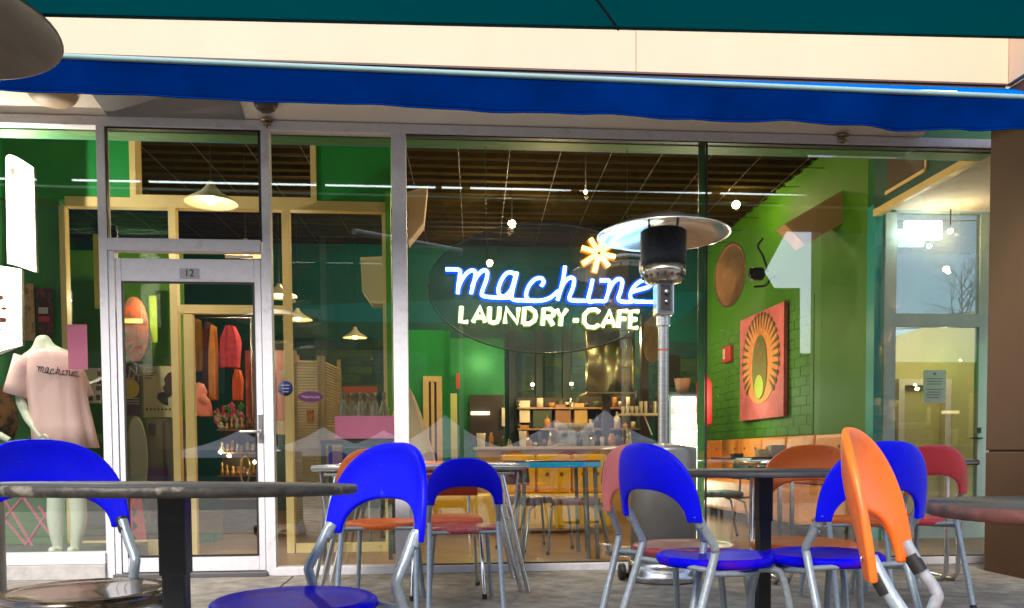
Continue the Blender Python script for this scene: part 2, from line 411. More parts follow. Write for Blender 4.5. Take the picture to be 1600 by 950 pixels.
obj('glass_fin', B().box((xj-.055, YF+.015, .05), (xj-.007, YF+.02, ZH)), M('green_glass_edge', (.08, .22, .06), .3), sf)
for px in (166.5, 407):
    obj('gasket', B().box((P(px, 300, YF).x-.008, YF-.02, 2.226), (P(px, 300, YF).x+.008, YF+.02, ZH-.001)), BLK, sf)
obj('gasket', B().box((xb+.01, YF-.02, ZH-.012), (xc-.01, YF+.02, ZH-.001)), BLK, sf)
obj('gasket', B().box((xf, YF-.02, ZH-.008), (3.93, YF+.02, ZH-.0005)), BLK, sf)
obj('gasket', B().box((xf, YF-.012, .0502), (3.93, YF+.012, .058)), BLK, sf)
# door
dx0, dx1 = P(180, 420, YF).x, P(406, 420, YF).x
obj('door_frame', B().box((xb+.002, YF-.02, 0), (dx0, YF+.045, 2.143)).box((dx1+.012, YF-.02, 0), (xc-.001, YF+.045, 2.143)), FRAME, sf)
fr = B(); gx0, gx1 = P(192, 500, YF).x, P(399, 500, YF).x; zt = P(300, 441, YF).z
fr.box((dx0+.006, YF-.012, .035), (gx0, YF+.03, 2.10), bev=.004).box((gx1, YF-.012, .035), (dx1+.006, YF+.03, 2.10), bev=.004)
fr.box((gx0+.001, YF-.011, zt), (gx1-.001, YF+.029, 2.099), bev=.004).box((gx0+.001, YF-.011, .036), (gx1-.001, YF+.029, .135), bev=.004)
dr = obj('door', fr, FRAME, sf)
obj('door_glass', B().box((gx0, YF+.003, .135), (gx1, YF+.01, zt)), MGLASS, dr)
gk = B(); gk.box((gx0, YF-.014, zt-.012), (gx1, YF-.002, zt+.001)).box((gx0-.001, YF-.014, .134), (gx0+.012, YF-.002, zt-.012)).box((gx1-.012, YF-.014, .134), (gx1+.001, YF-.002, zt-.012)).box((gx0+.012, YF-.014, .134), (gx1-.012, YF-.002, .146))
obj('gasket', gk, BLK, dr)
q = P(408, 670, YF)
obj('handle_plate', B().box((q.x-.014, YF-.022, q.z-.09), (q.x+.014, YF-.0125, q.z+.1), bev=.003), STEEL, dr)
obj('handle', B().tube([(q.x, YF-.02, q.z-.02), (q.x, YF-.065, q.z-.02), (q.x-.02, YF-.07, q.z-.02), (q.x-.12, YF-.07, q.z-.022)], .009, 8), STEEL, dr)
q = P(297, 428, YF)
pl = obj('number_plate', B().box((q.x-.062, YF-.016, q.z-.033), (q.x+.062, YF-.0122, q.z+.033)), M('plate_grey', (.36, .36, .38), .5), dr)
t = text('number', '12', .066, BLK, dr, (q.x, YF-.0175, q.z), (1, 0, 0), (0, 0, 1), .001)
obj('threshold', B().box((xb, YF-.07, 0), (xc, YF+.06, .03), bev=.004), M('threshold_dark', (.08, .08, .085), .5), sf)
q = P(390, 418, YF); obj('closer_strip', B().box((q.x-.15, YF-.03, 2.104), (q.x+.03, YF-.021, 2.122)), CREAM, sf)

# round stickers on the glass
st = obj('round_sticker', B().lathe([(0, 0), (.05, 0), (.05, .002), (0, .002)], P(446, 607, YF+.02), 28, Matrix.Rotation(PI/2, 3, 'X')), M('sticker_blue', (.01, .02, .22), .4),
    label='round dark blue sticker on the glass beside the door handle', cat='sticker')
for k in range(3):
    q = P(446, 602+k*5, YF+.012); obj('print_line', B().box((q.x-.028+k*.004, q.y-.001, q.z-.004), (q.x+.028-k*.004, q.y, q.z+.004)), M('print_pale', (.3, .32, .5), .6), st)
ov = thing('oval_sticker', P(485, 632, YF+.02), 'purple oval cafe logo sticker low on the window right of the door', 'sticker')
qc = P(485, 620, YF+.02)
el = lambda c, rx, rz, n=36, y=0: [V((c.x+rx*math.cos(2*PI*i/n), c.y+y, c.z+rz*math.sin(2*PI*i/n))) for i in range(n)]
obj('oval', B().prism(el(qc, .082, .036), (0, .002, 0)), M('sticker_purple', (.13, .02, .13), .4), ov)

# ---- neon lettering strokes, drawn in the zoomed crop of the photograph, shared by sign and T-shirt
MACH = [
 [(205, 368), (250, 369), (284, 373), (288, 395), (280, 450), (275, 508)],
 [(280, 470), (300, 425), (330, 388), (358, 374), (376, 388), (370, 430), (350, 508)],
 [(356, 470), (375, 425), (402, 388), (428, 374), (443, 388), (438, 430), (413, 500), (425, 522), (500, 530), (575, 530)],
 [(606, 402), (580, 386), (548, 396), (520, 440), (506, 490), (520, 520), (550, 518), (582, 480), (606, 402)],
 [(614, 385), (600, 440), (585, 505), (590, 540), (650, 546), (720, 547)],
 [(752, 465), (766, 438), (748, 418), (712, 428), (680, 466), (665, 515), (682, 544), (740, 548), (800, 532), (850, 492)],
 [(888, 350), (876, 430), (858, 500), (845, 545)],
 [(858, 500), (880, 448), (912, 418), (938, 425), (934, 470), (912, 530), (930, 547), (1010, 549)],
 [(1045, 425), (1034, 480), (1020, 549), (1060, 550), (1118, 551)],
 [(1088, 432), (1120, 432), (1142, 438), (1134, 500), (1118, 551)],
 [(1134, 500), (1160, 450), (1192, 424), (1214, 436), (1206, 490), (1192, 535), (1215, 554), (1270, 554)],
 [(1262, 500), (1310, 485), (1362, 470), (1384, 445), (1366, 428), (1320, 436), (1280, 470), (1260, 515), (1275, 548), (1340, 554), (1420, 555)],
]
def crop2px(p): return (640+p[0]/3.655, 320+p[1]/3.655)
nb = B()
for s_ in MACH: nb.tube([V((qc.x+(p[0]-812)/1215*.125, qc.y-.001, qc.z-(p[1]-460)/1215*.10)) for p in s_], .0016, 4, smoothn=2)
obj('script', nb, M('script_pale', (.6, .45, .6), .5), ov)
YN = YF+.11
sg = thing('neon_sign', P(852, 555, YN+.04), 'oval clear window sign with blue and yellow neon reading machine laundry-cafe and a star', 'neon sign')
cc = P(852, 451, YN+.04); rx = (P(1034, 451, YN).x-P(670, 451, YN).x)/2; rz = P(852, 347, YN).z-cc.z
obj('oval_panel', B().prism(el(cc, rx, rz, 72), (0, .008, 0)), glass('acrylic', (.76, .76, .70), 1.35, .10, (.5, .5, .5)), sg)
obj('panel_rim', B().tube(el(cc, rx, rz, 72, -.002), .006, 6, closed=True), M('rim_dark', (.05, .07, .05), .3), sg)
NB = M('neon_blue', (.1, .2, .4), .3, emit=(.30, .66, 1.0), es=5); NY = M('neon_yellow', (.4, .3, .1), .3, emit=(1, .62, .14), es=3.6)
NW = M('neon_lime_white', (.4, .4, .2), .3, emit=(.95, 1, .6), es=3)
SB = M('halo_blue', (.0, .03, .5), .5, emit=(.0, .07, 1.0), es=.75); SY = M('halo_amber', (.4, .15, .0), .5, emit=(1, .3, .0), es=.5); SW = M('halo_olive', (.2, .25, .02), .5, emit=(.45, .6, .05), es=.22)  # neon halo put into wider glowing strokes behind the tubes
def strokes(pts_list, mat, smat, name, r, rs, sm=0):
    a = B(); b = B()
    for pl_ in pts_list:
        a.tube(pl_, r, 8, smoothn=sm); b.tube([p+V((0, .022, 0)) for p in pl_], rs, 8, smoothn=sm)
    o = obj(name, a, mat, sg); obj(name.replace('tubes', 'halo_strokes'), b, smat, sg); return o
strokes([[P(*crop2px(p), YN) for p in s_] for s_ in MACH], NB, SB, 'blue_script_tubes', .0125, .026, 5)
nb = []; c0 = (1082, 275)
for e in ((1102, 183), (1168, 215), (1174, 297), (1138, 352), (1055, 385), (988, 336), (984, 245), (1033, 192)):
    a = (c0[0]+(e[0]-c0[0])*.12, c0[1]+(e[1]-c0[1])*.12); nb.append([P(*crop2px(a), YN), P(*crop2px(e), YN)])
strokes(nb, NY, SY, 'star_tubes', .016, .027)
LET = {'L': [[(0, 1), (0, 0), (.8, 0)]], 'A': [[(0, 0), (.5, 1), (1, 0)], [(.2, .33), (.8, .33)]], 'U': [[(0, 1), (0, .3), (.15, .06), (.5, 0), (.85, .06), (1, .3), (1, 1)]],
       'N': [[(0, 0), (0, 1), (1, 0), (1, 1)]], 'D': [[(0, 0), (0, 1), (.5, 1), (.9, .78), (1, .5), (.9, .22), (.5, 0), (0, 0)]],
       'R': [[(0, 0), (0, 1), (.65, 1), (.95, .88), (.95, .62), (.65, .5), (0, .5)], [(.5, .5), (1, 0)]], 'Y': [[(0, 1), (.5, .5), (1, 1)], [(.5, .5), (.5, 0)]],
       '-': [[(0, .45), (1, .45)]], 'C': [[(1, .85), (.75, 1), (.3, .97), (.03, .7), (.03, .3), (.3, .03), (.75, 0), (1, .15)]],
       'F': [[(.85, 1), (0, 1), (0, 0)], [(0, .52), (.7, .52)]], 'E': [[(.9, 1), (0, 1), (0, 0), (.9, 0)], [(0, .52), (.75, .52)]]}
nb = []
for ch, x0_, x1_, yt, yb in (('L', 290, 344, 580, 668), ('A', 362, 432, 582, 670), ('U', 452, 508, 584, 674), ('N', 545, 616, 588, 676), ('D', 650, 718, 590, 680),
        ('R', 760, 820, 594, 688), ('Y', 834, 892, 596, 690), ('-', 932, 962, 610, 700), ('C', 992, 1080, 598, 700), ('A', 1100, 1172, 604, 698), ('F', 1192, 1248, 606, 700), ('E', 1258, 1308, 608, 702)):
    for s_ in LET[ch]:
        nb.append([P(*crop2px((x0_+(x1_-x0_)*u+6*v_, yb+(yt-yb)*v_)), YN) for u, v_ in s_])
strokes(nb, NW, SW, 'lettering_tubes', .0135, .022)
for px, pts in ((758, [(758, 358), (762, 385), (758, 412), (764, 436)]), (1000, [(975, 375), (972, 398), (958, 415), (930, 430)])):
    obj('cable', B().tube([P(*p, YN+.02) for p in pts], .0035, 5, smoothn=4), BLK, sg)
for px in (758, 980):
    q = P(px, 222, YN+.04); q2 = P(px, 356, YN+.04); obj('hanging_wire', B().tube([(q.x, q.y, ZH-.01), (q.x, q.y, q2.z)], .003, 5), BLK, sg)

# ================================================================== SOFFIT, FASCIA, AWNING
YA = 5.1; SL = .24
def zs(y): return 3.002+(YF-y)*SL
obj('soffit', B().prism([(-7, YA+.05, zs(YA+.05)), (-7, YF+.02, zs(YF+.02)), (-7, YF+.02, 3.3), (-7, YA+.05, 3.3)], (10.37, 0, 0)), SOFF, kind='structure')
fa = thing('fascia', (1, YA, 3.0), 'pale peach building fascia above the blue awning', 'fascia')
obj('front_panel', B().box((-7, YA, 3.134), (1.2, YA+.045, 4.8)), FASC, fa)
obj('front_panel', B().box((1.204, YA+.001, 3.134), (3.602, YA+.045, 4.8)), FASC, fa)
obj('return_panel', B().box((3.606, 3.9, 3.134), (3.65, YA+.04, 4.8)), FASC, fa)
obj('roof_slab', B().box((-7, YA+.05, 4.2), (XS+.1, 14, 4.5)), SOFF, fa)
obj('upper_wall', B().box((-7, YF+.12, 3.31), (4.4, YF+.3, 4.19)), SOFF, fa)
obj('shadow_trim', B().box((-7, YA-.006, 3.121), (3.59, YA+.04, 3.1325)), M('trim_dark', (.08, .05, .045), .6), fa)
pb = thing('brown_pillar', (3.6, 4.6, 0), 'brown clad pillar closing the right end of the shopfront', 'pillar')
X0 = P(1540, 700, 5.3).x; zj = P(1560, 705, 4.9).z
obj('lower_cladding', B().box((X0, 4.72, 0), (X0+.8, 5.3, zj-.006), bev=.006), BROWN, pb)
obj('upper_cladding', B().box((X0, 4.72, zj+.006), (X0+.8, 5.3, 3.12), bev=.006), BROWN, pb)
obj('joint', B().box((X0+.01, 4.73, zj-.006), (X0+.78, 5.28, zj+.006)), BLK, pb)
obj('side_soffit', B().box((XS+.06, 5.78, 3.002), (8, 7.34, 3.07)), SOFF, kind='structure')
obj('pillar_link', B().box((X0+.3, 5.303, 0), (X0+.6, 5.62, 2.99)), BROWN, pb)

# soffit fittings
def onsoff(px, py):
    v = ray(px, py); t = (3.002+YF*SL-CAMZ)/(v.z+SL*v.y); return V((0, 0, CAMZ))+v*t
pn = [onsoff(px, py) for px, py in ((140, 140), (173, 185), (384, 190), (370, 146))]
obj('ceiling_hatch', B().prism([q-V((0, 0, .012)) for q in pn], (0, 0, .011)), M('hatch_grey', (.2, .19, .185), .7, var=.08), label='dark grey rectangular access hatch in the soffit above the door', cat='access hatch')
def downlight(px, py, r, name, label, cat, mat):
    q = onsoff(px, py); zz = q.z-.03; t = thing(name, (q.x, q.y, zz), label, cat)
    obj('housing', B().lathe([(0, -.035), (r*.55, -.033), (r*.85, -.02), (r, .0), (r, .039)], (q.x, q.y, zz), 24), mat, t)
    obj('rim', B().lathe([(r*.98, .0), (r*1.12, .02), (r*1.12, .039)], (q.x, q.y, zz), 24), mat, t)
downlight(82, 146, .13, 'ceiling_speaker', 'round beige soffit fitting above the left display window', 'soffit fitting', M('fitting_beige', (.35, .25, .15), .6))
downlight(415, 158, .07, 'dome_camera', 'small dark dome fitting on the soffit right of the grey hatch', 'dome camera', M('fitting_dark', (.06, .03, .03), .35))
for px, py, lb in ((417, 195, 'small brass sprinkler head at the soffit edge above the door frame'), (1317, 221, 'small brass sprinkler head near the right end of the shopfront head')):
    q = P(px, py, YF-.06); t = thing('sprinkler', (q.x, q.y, q.z), lb, 'sprinkler')
    obj('stem', B().tube([(q.x, q.y, q.z-.02), (q.x, q.y, 3.0)], .006, 8), M('brass', (.3, .2, .1), .4, .6), t)
    obj('deflector', B().lathe([(0, 0), (.028, 0), (.03, .004), (0, .008)], (q.x, q.y, q.z), 12), M('brass'), t)
    obj('flange', B().lathe([(0, 0), (.04, 0), (.03, .01), (.01, .02)], (q.x, q.y, 2.985), 14), M('brass'), t)

# awning
AWB = cloth('awning_blue', (.0, .12, .55), (.0, .2, .9), .08, .5, 6)
AWV = cloth('valance_blue', (.0, .013, .10), (.0, .03, .28), .05, .6, 5)
aw = thing('awning', (1, 4.3, 2.6), 'blue fabric awning with pale front bar and hanging valance across the shopfront', 'awning')
N = 200; top = []; bot = []; bars = []
for i in range(N+1):
    u = i/N; px = -1400+3100*u; Ya = 4.58+.04*u
    ybar = 84+(152-84)*(px/1600)
    p = P(px, ybar, Ya); bars.append(p)
    wv = math.sin(px*.021)+.6*math.sin(px*.047+1)+.5*math.sin(px*.011+2)
    amp = .004+.012*max(0, (px-700)/900); wv += 1.6*abs(math.sin(px*.031+.6*math.sin(px*.006)))*max(0, (px-900)/700)
    yb = 141+(209-141)*(px/1600)+1.5*math.sin(px*.0185+.5)+.8*math.sin(px*.05)
    q = P(px, yb, Ya); top.append(p); bot.append((q, wv*amp, px))
rows = []
for j in range(9):
    s = j/8; row = []
    for i in range(N+1):
        p = top[i]; q, o, px = bot[i]
        r = p.lerp(q, s) + V((0, -o*s - .004*math.sin(px*.09+s*5)*s*(px/1600), 0)); row.append(r)
    rows.append(row)
obj('valance', B().grid(rows), AWV, aw, solid=.002)
obj('valance_blocker', B().grid([[p+V((0, .008, 0)) for p in rw] for rw in rows[:-1]]), M('blocker_brown', (.03, .024, .018), .9, spec=0), aw)  # unseen dark sheet added so the valance back mirrors brown, not blue
obj('hem', B().tube([p-V((0, .002, -.003)) for p in rows[-1]], .0045, 6), M('hem_blue', (.0, .02, .16), .8, spec=0), aw)
obj('front_bar', B().tube(bars[::10]+[bars[-1]], .015, 10), M('bar_mint', (.20, .33, .34), .6, .0, var=.08), aw)
# sheet from the bar up to the dark blocking bar under the fascia
rows = []
for j in range(7):
    s = j/6; row = []
    for i in range(N+1):
        p = top[i]+V((0, .01, .012)); e = V((p.x, 5.07, 3.088))
        r = p.lerp(e, s)+V((0, 0, -.02*math.sin(PI*s)*(.4+.6*math.sin(i*.13)))) ; row.append(r)
    rows.append(row)
obj('sheet', B().grid(rows), AWB, aw, solid=.002)
obj('sheet_blocker', B().grid([[p-V((0, 0, .010)) for p in rw] for rw in rows]), M('blocker_brown'), aw)  # dark layer added under the sheet to keep blue out of the reflection
obj('gap_blocker', B().box((-6, 5.105, 3.086), (3.59, 5.145, 3.1195)), M('trim_dark'), aw)  # dark bar added to block the sky gap mirrored in the glass
# linear lamps added behind the valance to give the light streaks in the glass
TUBE = M('added_strip_glow', (.9, .9, .9), .4, emit=(.8, .95, 1.0), es=2.2)
for i, (p0, p1) in enumerate(((-60, 55), (112, 218), (232, 410), (424, 494), (508, 680), (690, 722), (735, 892), (906, 1112), (1126, 1268))):
    # mirrored in the plane y=YF: the virtual lamp stands at 2*YF-4.35
    Yv = 2*YF-4.73; a = P(p0, 274+(293-274)*(p0-110)/(1265-110), Yv); b2 = P(p1, 274+(293-274)*(p1-110)/(1265-110), Yv)
    z = 2.90
    o = obj('added_strip', B().box((a.x, 4.72, z), (b2.x, 4.732, z+.009)), TUBE)
    tag(o, 'slim white strip lamp added behind the valance, '+['first', 'second', 'third', 'fourth', 'fifth', 'sixth', 'seventh', 'eighth', 'last'][i]+' from the left as mirrored in the glass', 'strip lamp', 'strip lamps added behind the valance')

# ================================================================== teal umbrella overhead
TCL = cloth('teal_canvas', (.0, .036, .04), (.0, .12, .135), .4, .6, 3)
um = thing('teal_umbrella', (.4, .6, 0), 'large teal market umbrella whose underside fills the top of the view', 'umbrella')
eL = P(-260, 16, 2.95); eR = P(1760, 62, 3.15); pk = V((-1.0, 1.5, 3.3)); bL = V((eL.x-.3, .5, 2.52)); bR = V((eR.x+.3, .5, 2.48))
ub = B()
def panel(a, b, c, n=20):
    rows = []
    for i in range(n+1):
        s = i/n; l = a.lerp(c, s); r = b.lerp(c, s)
        rows.append([l.lerp(r, k/n)-V((0, 0, .05*math.sin(PI*k/n)*(1-s)*math.sin(PI*s))) for k in range(n+1)])
    ub.grid(rows)
mid = eL.lerp(eR, .56)
for a, b2 in ((eL, mid), (mid, eR), (eR, bR), (bR, bL), (bL, eL)): panel(a, b2, pk)
obj('canopy', ub, TCL, um)
for e in (eL, mid, eR, bR, bL):
    obj('rib', B().tube([e-V((0, 0, .006)), pk-V((0, 0, .012))], .005, 6), M('rib_dark', (.0, .02, .022), .6), um)
hem = B().tube([eL, mid, eR, bR, bL, eL], .006, 6); obj('hem', hem, M('hem_teal', (.0, .05, .055), .8), um)
obj('pole', B().tube([(.3, -1.5, 0), (.3, -1.5, 3.6), (.3, -.8, 3.75), pk+V((0, 0, .1))], .035, 12), M('pole_grey', (.3, .3, .3), .4, .6), um)

# ================================================================== patio heaters
def heater(loc, label, rz=0):
    h = thing('patio_heater', loc, label, 'patio heater')
    x, y, z = loc; o = V(loc)
    s = []
    obj('reflector', B().lathe([(.0, 2.285), (.12, 2.28), (.17, 2.262), (.2, 2.25), (.30, 2.215), (.395, 2.172), (.412, 2.165), (.415, 2.158), (.408, 2.158), (.39, 2.166), (.2, 2.236), (.0, 2.25)], o, 56),
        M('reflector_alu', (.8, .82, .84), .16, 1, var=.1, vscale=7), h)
    e = obj('emitter', B().lathe([(0, 2.19), (.13, 2.19), (.142, 2.18), (.142, 2.02), (.136, 1.965), (0, 1.965)], o, 36), M('emitter_mesh', (.03, .033, .04), .5, .6, var=.4, vscale=30, bump=.6, bscale=120), h)
    for k in range(4):
        a = k*PI/2+.5; obj('bracket', B().tube([(x+.12*math.cos(a), y+.12*math.sin(a), 2.18), (x+.12*math.cos(a), y+.12*math.sin(a), 2.25)], .005, 6), BLK, e)
    c = obj('collar', B().lathe([(0, 1.965), (.139, 1.966), (.139, 1.915), (.12, 1.895), (.11, 1.87), (.05, 1.86), (0, 1.86)], o, 32), M('collar_steel', (.55, .5, .42), .25, 1), h)
    for k in range(18):
        a = 2*PI*k/18; q = V((x+.128*math.cos(a), y+.128*math.sin(a), 1.9)); obj('vent_slot', B().box(q-V((.006, .006, .009)), q+V((.006, .006, .009))), BLK, c)
    cb = obj('control_box', B().box((x-.055, y-.06, 1.66), (x+.055, y+.05, 1.862), bev=.012), M('control_steel', (.5, .5, .5), .25, 1), h)
    obj('control_panel', B().box((x-.03, y-.064, 1.69), (x+.03, y-.059, 1.84)), BLK, cb)
    obj('knob', B().lathe([(0, 0), (.014, 0), (.012, .02), (0, .02)], (x, y-.064, 1.80), 14, Matrix.Rotation(PI/2, 3, 'X')), STEEL, cb)
    obj('knob', B().lathe([(0, 0), (.010, 0), (.009, .015), (0, .015)], (x, y-.064, 1.74), 14, Matrix.Rotation(PI/2, 3, 'X')), STEEL, cb)
    obj('pilot_tube', B().tube([(x-.15, y-.03, 1.99), (x-.155, y-.04, 1.93), (x-.12, y-.03, 1.89), (x-.09, y-.02, 1.86)], .008, 6, smoothn=4), STEEL, c)
    obj('pole', B().tube([(x, y, .86), (x, y, 1.68)], .033, 20).tube([(x, y, 1.60), (x, y, 1.67)], .043, 20), STEEL, h)
    obj('pole_band', B().tube([(x, y, 1.445), (x, y, 1.455)], .0345, 20), M('band_red', (.4, .06, .03), .4), h)
    obj('tank_cover', B().lathe([(.0, .87), (.04, .865), (.2, .84), (.205, .82), (.205, .13), (.2, .12)], o, 40), M('tank_steel', (.26, .25, .23), .42, .8, var=.15, vscale=3), h)
    obj('base', B().lathe([(.0, .13), (.215, .13), (.222, .1), (.222, .06), (.235, .05), (.238, .02), (.22, .0), (0, 0)], o, 40), M('base_steel', (.6, .6, .6), .25, 1), h)
    obj('wheel', B().lathe([(0, -.018), (.05, -.018), (.055, -.01), (.055, .01), (.05, .018), (0, .018)], (x-.26, y+.02, .055), 20, Matrix.Rotation(PI/2, 3, 'Y')), BLK, h)
    return h
q = PZ(1036, 906, 0); heater((q.x, q.y, 0), 'tall stainless patio heater standing before the neon sign window')
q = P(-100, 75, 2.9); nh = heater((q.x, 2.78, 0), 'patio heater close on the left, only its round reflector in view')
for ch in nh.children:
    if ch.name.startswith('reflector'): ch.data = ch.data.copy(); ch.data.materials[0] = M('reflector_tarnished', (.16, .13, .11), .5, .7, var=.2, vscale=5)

# ================================================================== tables and chairs
def bistro_chair():
    t = thing('bistro_chair', (0, 0, 0), '', 'chair')
    # seat disc
    obj('seat', B().lathe([(0, .452), (.13, .449), (.17, .452), (.188, .456), (.197, .45), (.2, .438), (.194, .424), (.17, .42), (0, .42)], (0, 0, 0), 40), BLUES, t)
    # back shell
    n, m_ = 36, 8; rows = []
    for i in range(n+1):
        t_ = PI*i/n; c, s = math.cos(t_), math.sin(t_)
        ox = .205*math.copysign(abs(c)**.8, c); oz = .585+.25*s**.75
        ix = .160*math.copysign(abs(c)**.75, c); iz = .585+.10*s**.9
        row = []
        for k in range(m_+1):
            u = k/m_; x = ix+(ox-ix)*u; z = iz+(oz-iz)*u
            y = -.228-.055*(1-min(1, (x/.205)**2))-.14*(z-.585)-.01*math.sin(PI*u)*s
            row.append(V((x, y, z)))
        rows.append(row)
    bk = B().grid(rows); o = obj('backrest', bk, BLUE, t, solid=.016)
    md = o.modifiers.new('bev', 'BEVEL'); md.width = .005; md.segments = 2; md.limit_method = 'ANGLE'
    rim = []
    for sx in (-1, 1):
        obj('leg', B().tube([(sx*.20, -.33, 0), (sx*.193, -.245, .25), (sx*.188, -.17, .46), (sx*.19, -.165, .50), (sx*.187, -.19, .54), (sx*.1825, -.226, .605)], .0135, 10, smoothn=4), GREY, t)
        obj('leg', B().tube([(sx*.125, .05, .412), (sx*.14, .13, .408), (sx*.155, .165, .375), (sx*.17, .20, .2), (sx*.185, .235, 0)], .0125, 10, smoothn=4), GREY, t)
        obj('socket', B().tube([(sx*.1845, -.215, .575), (sx*.183, -.236, .61)], .0165, 10), BLK, t)
        obj('foot_cap', B().tube([(sx*.20, -.331, 0.0), (sx*.199, -.322, .03)], .0155, 10), BLK, t)
        obj('bolt', B().lathe([(0, -.003), (.006, -.002), (.007, .001), (0, .002)], (sx*.1825, -.241, .602), 8, Matrix.Rotation(PI/2, 3, 'X')), STEEL, t)
    fr = B().tube([(-.187, -.175, .42), (-.165, -.02, .408), (-.125, .06, .408), (.125, .06, .408), (.165, -.02, .408), (.187, -.175, .42)], .010, 8, smoothn=5)
    fr.tube([(-.185, -.172, .43), (.185, -.172, .43)], .009, 8)
    obj('seat_frame', fr, GREY, t)
    return t
proto = bistro_chair(); first = [True]
BKCH = 'round seated bistro chairs on the terrace'
def put_bistro(px, py, rz, back, seat, label, z=.44, s=1.0):
    q = PZ(px, py, z) if px else V((1.07, 1.46, 0))
    if first[0]: c = proto; first[0] = False; c2 = None
    else: c = dup(proto)
    c.location = (q.x, q.y, 0); c.rotation_euler = (0, 0, math.radians(rz)); c.scale = (s, s, s)
    c['label'] = label; c['category'] = 'chair'
    todo.append((c, back, seat)); return c
todo = []
put_bistro(461, 944, 132, BLUE, BLUES, 'nearest blue chair right of the black edged table, its blue seat cut by the frame')
put_bistro(135, 935, 222, BLUE, DKSEAT, 'blue chair at far left with a dark glossy seat, behind the peeling table', s=1.02)
put_bistro(722, 817, 2, BLUE, CORALS, 'small blue backed chair with a red seat at the chrome table', s=.94)
put_bistro(600, 818, -4, ORNG, ORNG, 'orange chair mostly hidden behind the nearer blue chair at the chrome table')
put_bistro(1116, 872, -67, BLUE, BLUES, 'blue chair left of the black post table, before the patio heater')
put_bistro(1070, 856, -50, CORAL, CORALS, 'coral pink chair half hidden behind the blue one by the patio heater')
put_bistro(1286, 870, 12, BLUE, BLUES, 'blue chair right of the black post table, behind the near orange chair')
put_bistro(1255, 852, 150, ORNG, ORNG, 'orange chair on the far side of the black post table')
q = None
put_bistro(0, 0, -130, ORNG, ORNG, 'orange chair nearest on the right, seen edge on').scale = (.92, 1, 1)
put_bistro(1412, 811, -4, REDP, REDP, 'red chair by the glass on the right')
put_bistro(1330, 813, -4, ORNG, ORNG, 'orange seated chair by the window, its back hidden by the nearer chairs')
for c, bk, st_ in todo:
    special = 'edge on' in c['label'] or 'far left' in c['label']
    for ch in c.children:
        if ch.name.startswith('socket') and not special: ch.data = ch.data.copy(); ch.data.materials[0] = GREY
        if 'edge on' in c['label']:
            if ch.name.startswith('backrest'): ch.scale.z = 1.17; ch.location.z = -.125; ch.location.y = .015
            if ch.name.startswith('socket'): ch.location.z = -.034; ch.location.y = .021
        if ch.name.startswith('backrest') and bk is not BLUE: ch.data = ch.data.copy(); ch.data.materials[0] = bk
        if ch.name.startswith('seat') and not ch.name.startswith('seat_') and st_ is not BLUES: ch.data = ch.data.copy(); ch.data.materials[0] = st_

def retro_chair(seatmat):
    t = thing('vinyl_chair', (0, 0, 0), '', 'chair')
    obj('seat', B().box((-.2, -.19, .43), (.2, .2, .49), bev=.022), seatmat, t)
    bk = []
    rows = []
    for i in range(13):
        x = -.2+.4*i/12; yb = -.235-.04*(1-(x/.2)**2)
        rows.append([V((x, yb+dy-.12*(z-.62), z)) for z, dy in ((.60, 0), (.605, .02), (.64, .024), (.74, .024), (.80, .02), (.82, 0), (.80, -.02), (.74, -.024), (.64, -.024), (.605, -.02))])
    bb = B().grid(rows, closed=True); bb.add(rows[0], [tuple(range(10))]); bb.add(rows[-1], [tuple(range(10))])
    obj('backrest', bb, seatmat, t)
    for sx in (-1, 1):
        obj('leg', B().tube([(sx*.17, .16, .43), (sx*.185, .2, .40), (sx*.2, .23, .0)], .011, 8), CHROME, t)
        obj('leg', B().tube([(sx*.15, -.1, .43), (sx*.18, -.2, .38), (sx*.2, -.27, .0)], .011, 8), CHROME, t)
        obj('back_support', B().tube([(sx*.15, -.05, .425), (sx*.15, -.25, .43), (sx*.15, -.275, .5), (sx*.15, -.285, .70)], .010, 8, smoothn=4), CHROME, t)
        for yy, xx in ((.23, .2), (-.27, .2)): obj('foot_cap', B().tube([(sx*xx, yy, 0), (sx*xx, yy, .03)], .014, 8), BLK, t)
    return t
rproto = {}
def put_retro(px, py, rz, mat, label, group, z=.46, loc=None):
    q = loc if loc is not None else PZ(px, py, z)
    if not rproto: c = retro_chair(ORVIN); rproto['p'] = c
    else: c = dup(rproto['p'])
    c.location = (q[0], q[1], 0); c.rotation_euler = (0, 0, math.radians(rz))
    if mat is not ORVIN:
        for ch in c.children:
            if ch.data.materials[0] == ORVIN: ch.data = ch.data.copy(); ch.data.materials[0] = mat
    tag(c, label, 'chair', group); return c
put_retro(697, 803, 182, ORVIN, 'orange vinyl chair with chrome legs facing out from behind the chrome edged table', None).scale = (1, 1, .92)

